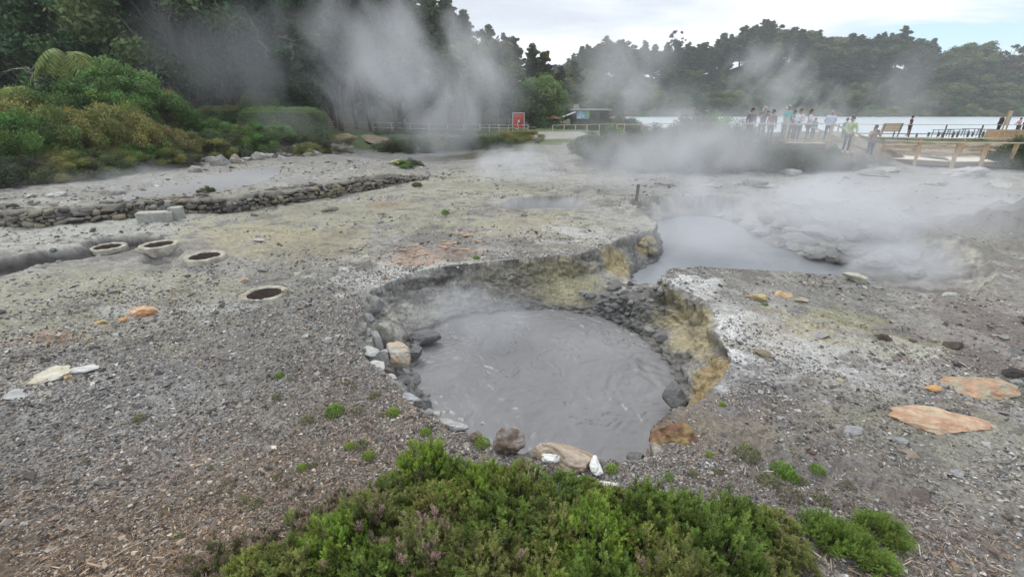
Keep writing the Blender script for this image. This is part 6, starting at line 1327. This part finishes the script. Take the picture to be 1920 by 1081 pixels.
HP = [('bright', 800, 905, .72, .95, 'at the top left of the clump beside the crater'), ('green', 850, 915, .62, .95, 'behind the brown rounded rock'), ('bright', 905, 935, .7, .85, 'below the brown pointed rock'), ('mixed', 975, 950, .75, .8, 'in the back row of the clump'), ('green', 1050, 965, .8, .8, 'in the back row under the tan shelf'), ('mixed', 1125, 985, .8, .8, 'in the back row of the clump'), ('green', 1200, 1000, .85, .8, 'right of the clump centre'), ('green', 1280, 1005, .85, .85, 'near the right end of the clump'), ('green', 1370, 1010, .75, .85, 'at the right end of the clump'), ('mixed', 1440, 1010, .62, .8, 'beside the bark litter'), ('olive', 1475, 1060, .5, .7, 'trailing over the bark litter'),
      ('olive', 740, 965, .8, .85, 'in the left wing of the clump'), ('mixed', 830, 990, .9, .9, 'in the middle of the clump'), ('green', 930, 1010, .95, .9, 'in the middle of the clump'), ('olive', 1030, 1030, .95, .9, 'in the middle of the clump'), ('bright', 1120, 1060, .9, .9, 'low in the middle of the clump'), ('mixed', 1220, 1080, .95, .9, 'low in the right half of the clump'), ('green', 1330, 1085, .9, .85, 'low at the right of the clump'), ('olive', 1420, 1110, .7, .8, 'low at the right edge of the clump'),
      ('pink', 690, 1010, .85, .85, 'left of the clump centre'), ('bright', 640, 1060, .8, .8, 'low in the left wing'), ('pink', 800, 1075, .9, .95, 'in the lower middle of the photo'), ('green', 720, 1110, .9, .85, 'at the lower edge of the left wing'), ('olive', 900, 1120, 1.0, .95, 'at the lower edge of the clump centre'), ('mixed', 1020, 1150, 1.0, .95, 'at the lower edge right of the centre'), ('green', 1150, 1170, 1.0, .95, 'at the lower edge of the right half'), ('olive', 1270, 1170, 1.0, .95, 'at the lower edge near the right end'),
      ('brown', 570, 1020, .85, .8, 'in the straggling left fringe'), ('brown', 480, 1050, .7, .75, 'in the straggling left fringe'), ('olive', 560, 1100, .8, .8, 'low in the left fringe'), ('brown', 410, 1100, .8, .85, 'at the far left tip of the fringe'), ('brown', 640, 950, .5, .7, 'above the left wing'), ('mixed', 480, 1130, .8, .75, 'at the lower edge of the left fringe'),
      ('cushion', 1545, 1010, 1.0, 1.0, 'leftmost of the small patches in the litter'), ('cushion', 1590, 1030, .95, .9, 'between the small patches in the litter'), ('cushion', 1645, 1005, 1.0, 1.0, 'rightmost of the small patches in the litter'), ('cushion', 1640, 1060, .85, .8, 'below the right small patch'), ('cushion', 1100, 930 - 15, .55, .8, 'on the white stones of the near lip'), ('cushion', 735, 925, .8, .9, 'beside the left wing')]
rr_ = np.random.default_rng(3)
for kd, px, py, s_, hs, wh in HP:
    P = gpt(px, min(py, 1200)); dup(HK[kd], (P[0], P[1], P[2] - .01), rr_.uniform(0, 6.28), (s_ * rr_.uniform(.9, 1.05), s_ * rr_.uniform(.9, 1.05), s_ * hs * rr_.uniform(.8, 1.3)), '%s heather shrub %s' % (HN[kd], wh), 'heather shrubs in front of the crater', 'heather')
for k in HK.values(): drop(k)
log('heather')
# ================================================================== STEAM AND HAZE
def steam_mat(name, dims, dens, nscale=1.0, thr=.35, soft=.45, seed=0.0, stretch=(1, 1, .7), distort=.6, rise=0.0, detail=4, col=(.93, .94, .96)):
    m = bpy.data.materials.new(name); m.use_nodes = True; t = m.node_tree; n = t.nodes; l = t.links; n.clear()
    o = n.new('ShaderNodeOutputMaterial'); pv = n.new('ShaderNodeVolumePrincipled'); l.new(pv.outputs[0], o.inputs['Volume'])
    pv.inputs['Color'].default_value = (*col, 1); pv.inputs['Anisotropy'].default_value = 0.0
    tcn = n.new('ShaderNodeTexCoord'); mp = n.new('ShaderNodeMapping'); mp.inputs['Scale'].default_value = [1 / d for d in dims]
    l.new(tcn.outputs['Object'], mp.inputs[0])
    def M(op, a, b=None, clamp=False):
        x = n.new('ShaderNodeMath'); x.operation = op; x.use_clamp = clamp
        for i, v in enumerate((a, b)):
            if v is None: continue
            if isinstance(v, (int, float)): x.inputs[i].default_value = v
            else: l.new(v, x.inputs[i])
        return x.outputs[0]
    ln = n.new('ShaderNodeVectorMath'); ln.operation = 'LENGTH'; l.new(mp.outputs[0], ln.inputs[0])
    fall = M('SUBTRACT', 1.0, M('POWER', ln.outputs['Value'], 2.0))
    mp2 = n.new('ShaderNodeMapping'); mp2.inputs['Scale'].default_value = stretch; mp2.inputs['Location'].default_value = (seed * 3.7, seed * 5.1, seed * 1.9)
    l.new(tcn.outputs['Object'], mp2.inputs[0])
    x = n.new('ShaderNodeTexNoise'); x.inputs['Scale'].default_value = nscale; x.inputs['Detail'].default_value = detail; x.inputs['Roughness'].default_value = .55; x.inputs['Distortion'].default_value = distort
    l.new(mp2.outputs[0], x.inputs[0])
    # density: noise carved by the soft ellipsoid
    s = M('ADD', M('MULTIPLY', M('SUBTRACT', x.outputs[0], .5), 2.6), M('MULTIPLY', fall, 1.0))
    mr = n.new('ShaderNodeMapRange'); mr.interpolation_type = 'SMOOTHSTEP'; mr.inputs[1].default_value = thr; mr.inputs[2].default_value = thr + soft; l.new(s, mr.inputs[0])
    edge = M('MULTIPLY', fall, 2.2, True)
    d = M('MULTIPLY', M('MULTIPLY', mr.outputs[0], edge), dens)
    l.new(d, pv.inputs['Density'])
    return m
def steam(c, dims, dens, label, rot=(0, 0, 0), step=1.0, **kw):
    m = steam_mat('steam_mat', dims, dens, **kw)
    bm = bmesh.new(); bmesh.ops.create_icosphere(bm, subdivisions=2, radius=1.06)
    for v in bm.verts: v.co = Vector((v.co.x * dims[0], v.co.y * dims[1], v.co.z * dims[2]))
    me = bpy.data.meshes.new('steam'); bm.to_mesh(me); bm.free(); me.materials.append(m)
    o = bpy.data.objects.new('steam', me); COL.objects.link(o); o.location = [float(v) for v in c]; o.rotation_euler = [rad(a) for a in rot]
    try: m.cycles.volume_step_rate = step
    except Exception: pass
    tag(o, label, 'steam', kind='stuff'); return o
def sp(px, py, Y):            # point seen at a pixel at world distance Y in front
    return at_y(px, py, Y)
steam(sp(825, 225, 31), (3.4, 2.6, 4.2), .26, 'dense foot of the large steam plume at its vent', rot=(0, -6, 0), nscale=.42, thr=.35, soft=.8, seed=1.5)
steam(sp(815, 130, 33), (8.4, 4.2, 7.0), .17, 'large white steam plume rising in front of the forest', rot=(0, -14, 0), nscale=.30, thr=.45, soft=.8, seed=1)
steam(sp(915, 130, 36), (4.6, 3.2, 5.8), .12, 'right lobe of the large plume against the sky', rot=(0, -28, 0), nscale=.34, thr=.4, soft=.8, seed=14)
steam(sp(675, 110, 35), (6.6, 3.6, 5.8), .15, 'left lobe of the large plume before the dark trunks', rot=(0, -24, 0), nscale=.28, thr=.35, soft=.9, seed=2)
steam(sp(430, 110, 36), (8, 4, 5.5), .09, 'thin veil of steam drifting before the dark forest', nscale=.22, thr=.2, soft=.9, seed=13)
steam(sp(560, 235, 30), (4.5, 2.5, 1.7), .05, 'thin steam creeping over the hedge and bank', nscale=.4, thr=.2, soft=.9, seed=15)
steam(sp(960, 318, 20.5), (3.0, 1.8, 1.5), .42, 'bright low puff of steam over the pale flats', rot=(0, 10, 0), nscale=.7, thr=.3, soft=.8, seed=3)
steam(sp(1150, 130, 48), (7.5, 4, 5.5), .12, 'steam plume in front of the far treeline', rot=(0, -20, 0), nscale=.22, thr=.3, soft=.8, seed=4)
steam(sp(1480, 180, 44), (9, 3.5, 4.6), .15, 'wispy steam above the visitors on the boardwalk', rot=(0, 32, 0), nscale=.38, thr=.45, soft=.6, seed=5, distort=1.0)
steam(sp(1700, 170, 46), (5, 3, 4.5), .07, 'faint wisp of steam over the lake', nscale=.3, thr=.3, soft=.8, seed=6)
steam(sp(1350, 268, 21.5), (10, 3.4, 2.0), .19, 'mist drifting along the heath bank', nscale=.4, thr=.3, soft=.8, seed=7)
steam(sp(1230, 310, 19), (7, 3, 1.8), .20, 'mist over the pale flats beyond the stake', nscale=.5, thr=.3, soft=.8, seed=17)
steam(sp(1720, 340, 16), (8, 3.5, 1.4), .11, 'mist drifting in front of the lower boardwalk', nscale=.45, thr=.3, soft=.8, seed=18)
steam(sp(1470, 240, 23.5), (7.0, 1.6, 1.5), .10, 'thin veil of steam in front of the row of visitors', nscale=.6, thr=.25, soft=.9, seed=23)
steam(sp(1850, 430, 12), (4, 2.5, 1.3), .22, 'mist clinging to the grey mud mound', nscale=.6, thr=.25, soft=.8, seed=19)
steam(sp(1640, 440, 12), (4.5, 2.0, 1.2), .30, 'mist rising from the side vent of the pool', rot=(0, 25, 0), nscale=.6, thr=.3, soft=.8, seed=20)
steam(sp(1330, 440, 12), (3.0, 2.4, .8), .20, 'mist on the second pool', nscale=.7, thr=.25, soft=.8, seed=21)
steam(sp(1240, 195, 36), (5, 3, 3), .12, 'low steam beside the walkway corner', nscale=.35, thr=.3, soft=.8, seed=22)
steam(sp(1560, 400, 12.5), (8.5, 4.0, 1.3), .26, 'mist spreading over the second pool and flats', nscale=.55, thr=.3, soft=.8, seed=8)
steam(at(1730, 500, -.2), (2.2, 1.3, .8), .65, 'dense steam filling the side vent of the pool', nscale=.8, thr=.2, soft=.8, seed=9)
steam(at(880, 590, -.45), (2.3, 1.4, .55), .38, 'mist hanging under the crater wall', nscale=.9, thr=.25, soft=.8, seed=10)
steam(at(1010, 385, .1), (2.2, 1.0, .45), .5, 'vapour over the small dark pit', nscale=.8, thr=.2, soft=.8, seed=11)
steam(at(300, 350, .3), (9, 3.2, .9), .09, 'mist over the terrace puddle', nscale=.5, thr=.2, soft=.8, seed=12)
# the air itself
bm = bmesh.new(); bmesh.ops.create_cube(bm, size=1.0)
for v in bm.verts: v.co = Vector((v.co.x * 1000, v.co.y * 1000, v.co.z * 104 + 46))
me = bpy.data.meshes.new('haze'); bm.to_mesh(me); bm.free()
m = bpy.data.materials.new('haze_mat'); m.use_nodes = True; n = m.node_tree.nodes; n.clear(); oo = n.new('ShaderNodeOutputMaterial'); pv = n.new('ShaderNodeVolumePrincipled')
pv.inputs['Density'].default_value = .00055; pv.inputs['Color'].default_value = (.92, .94, .97, 1); m.node_tree.links.new(pv.outputs[0], oo.inputs['Volume'])
me.materials.append(m); o = bpy.data.objects.new('haze', me); COL.objects.link(o); tag(o, kind='stuff')
log('steam')
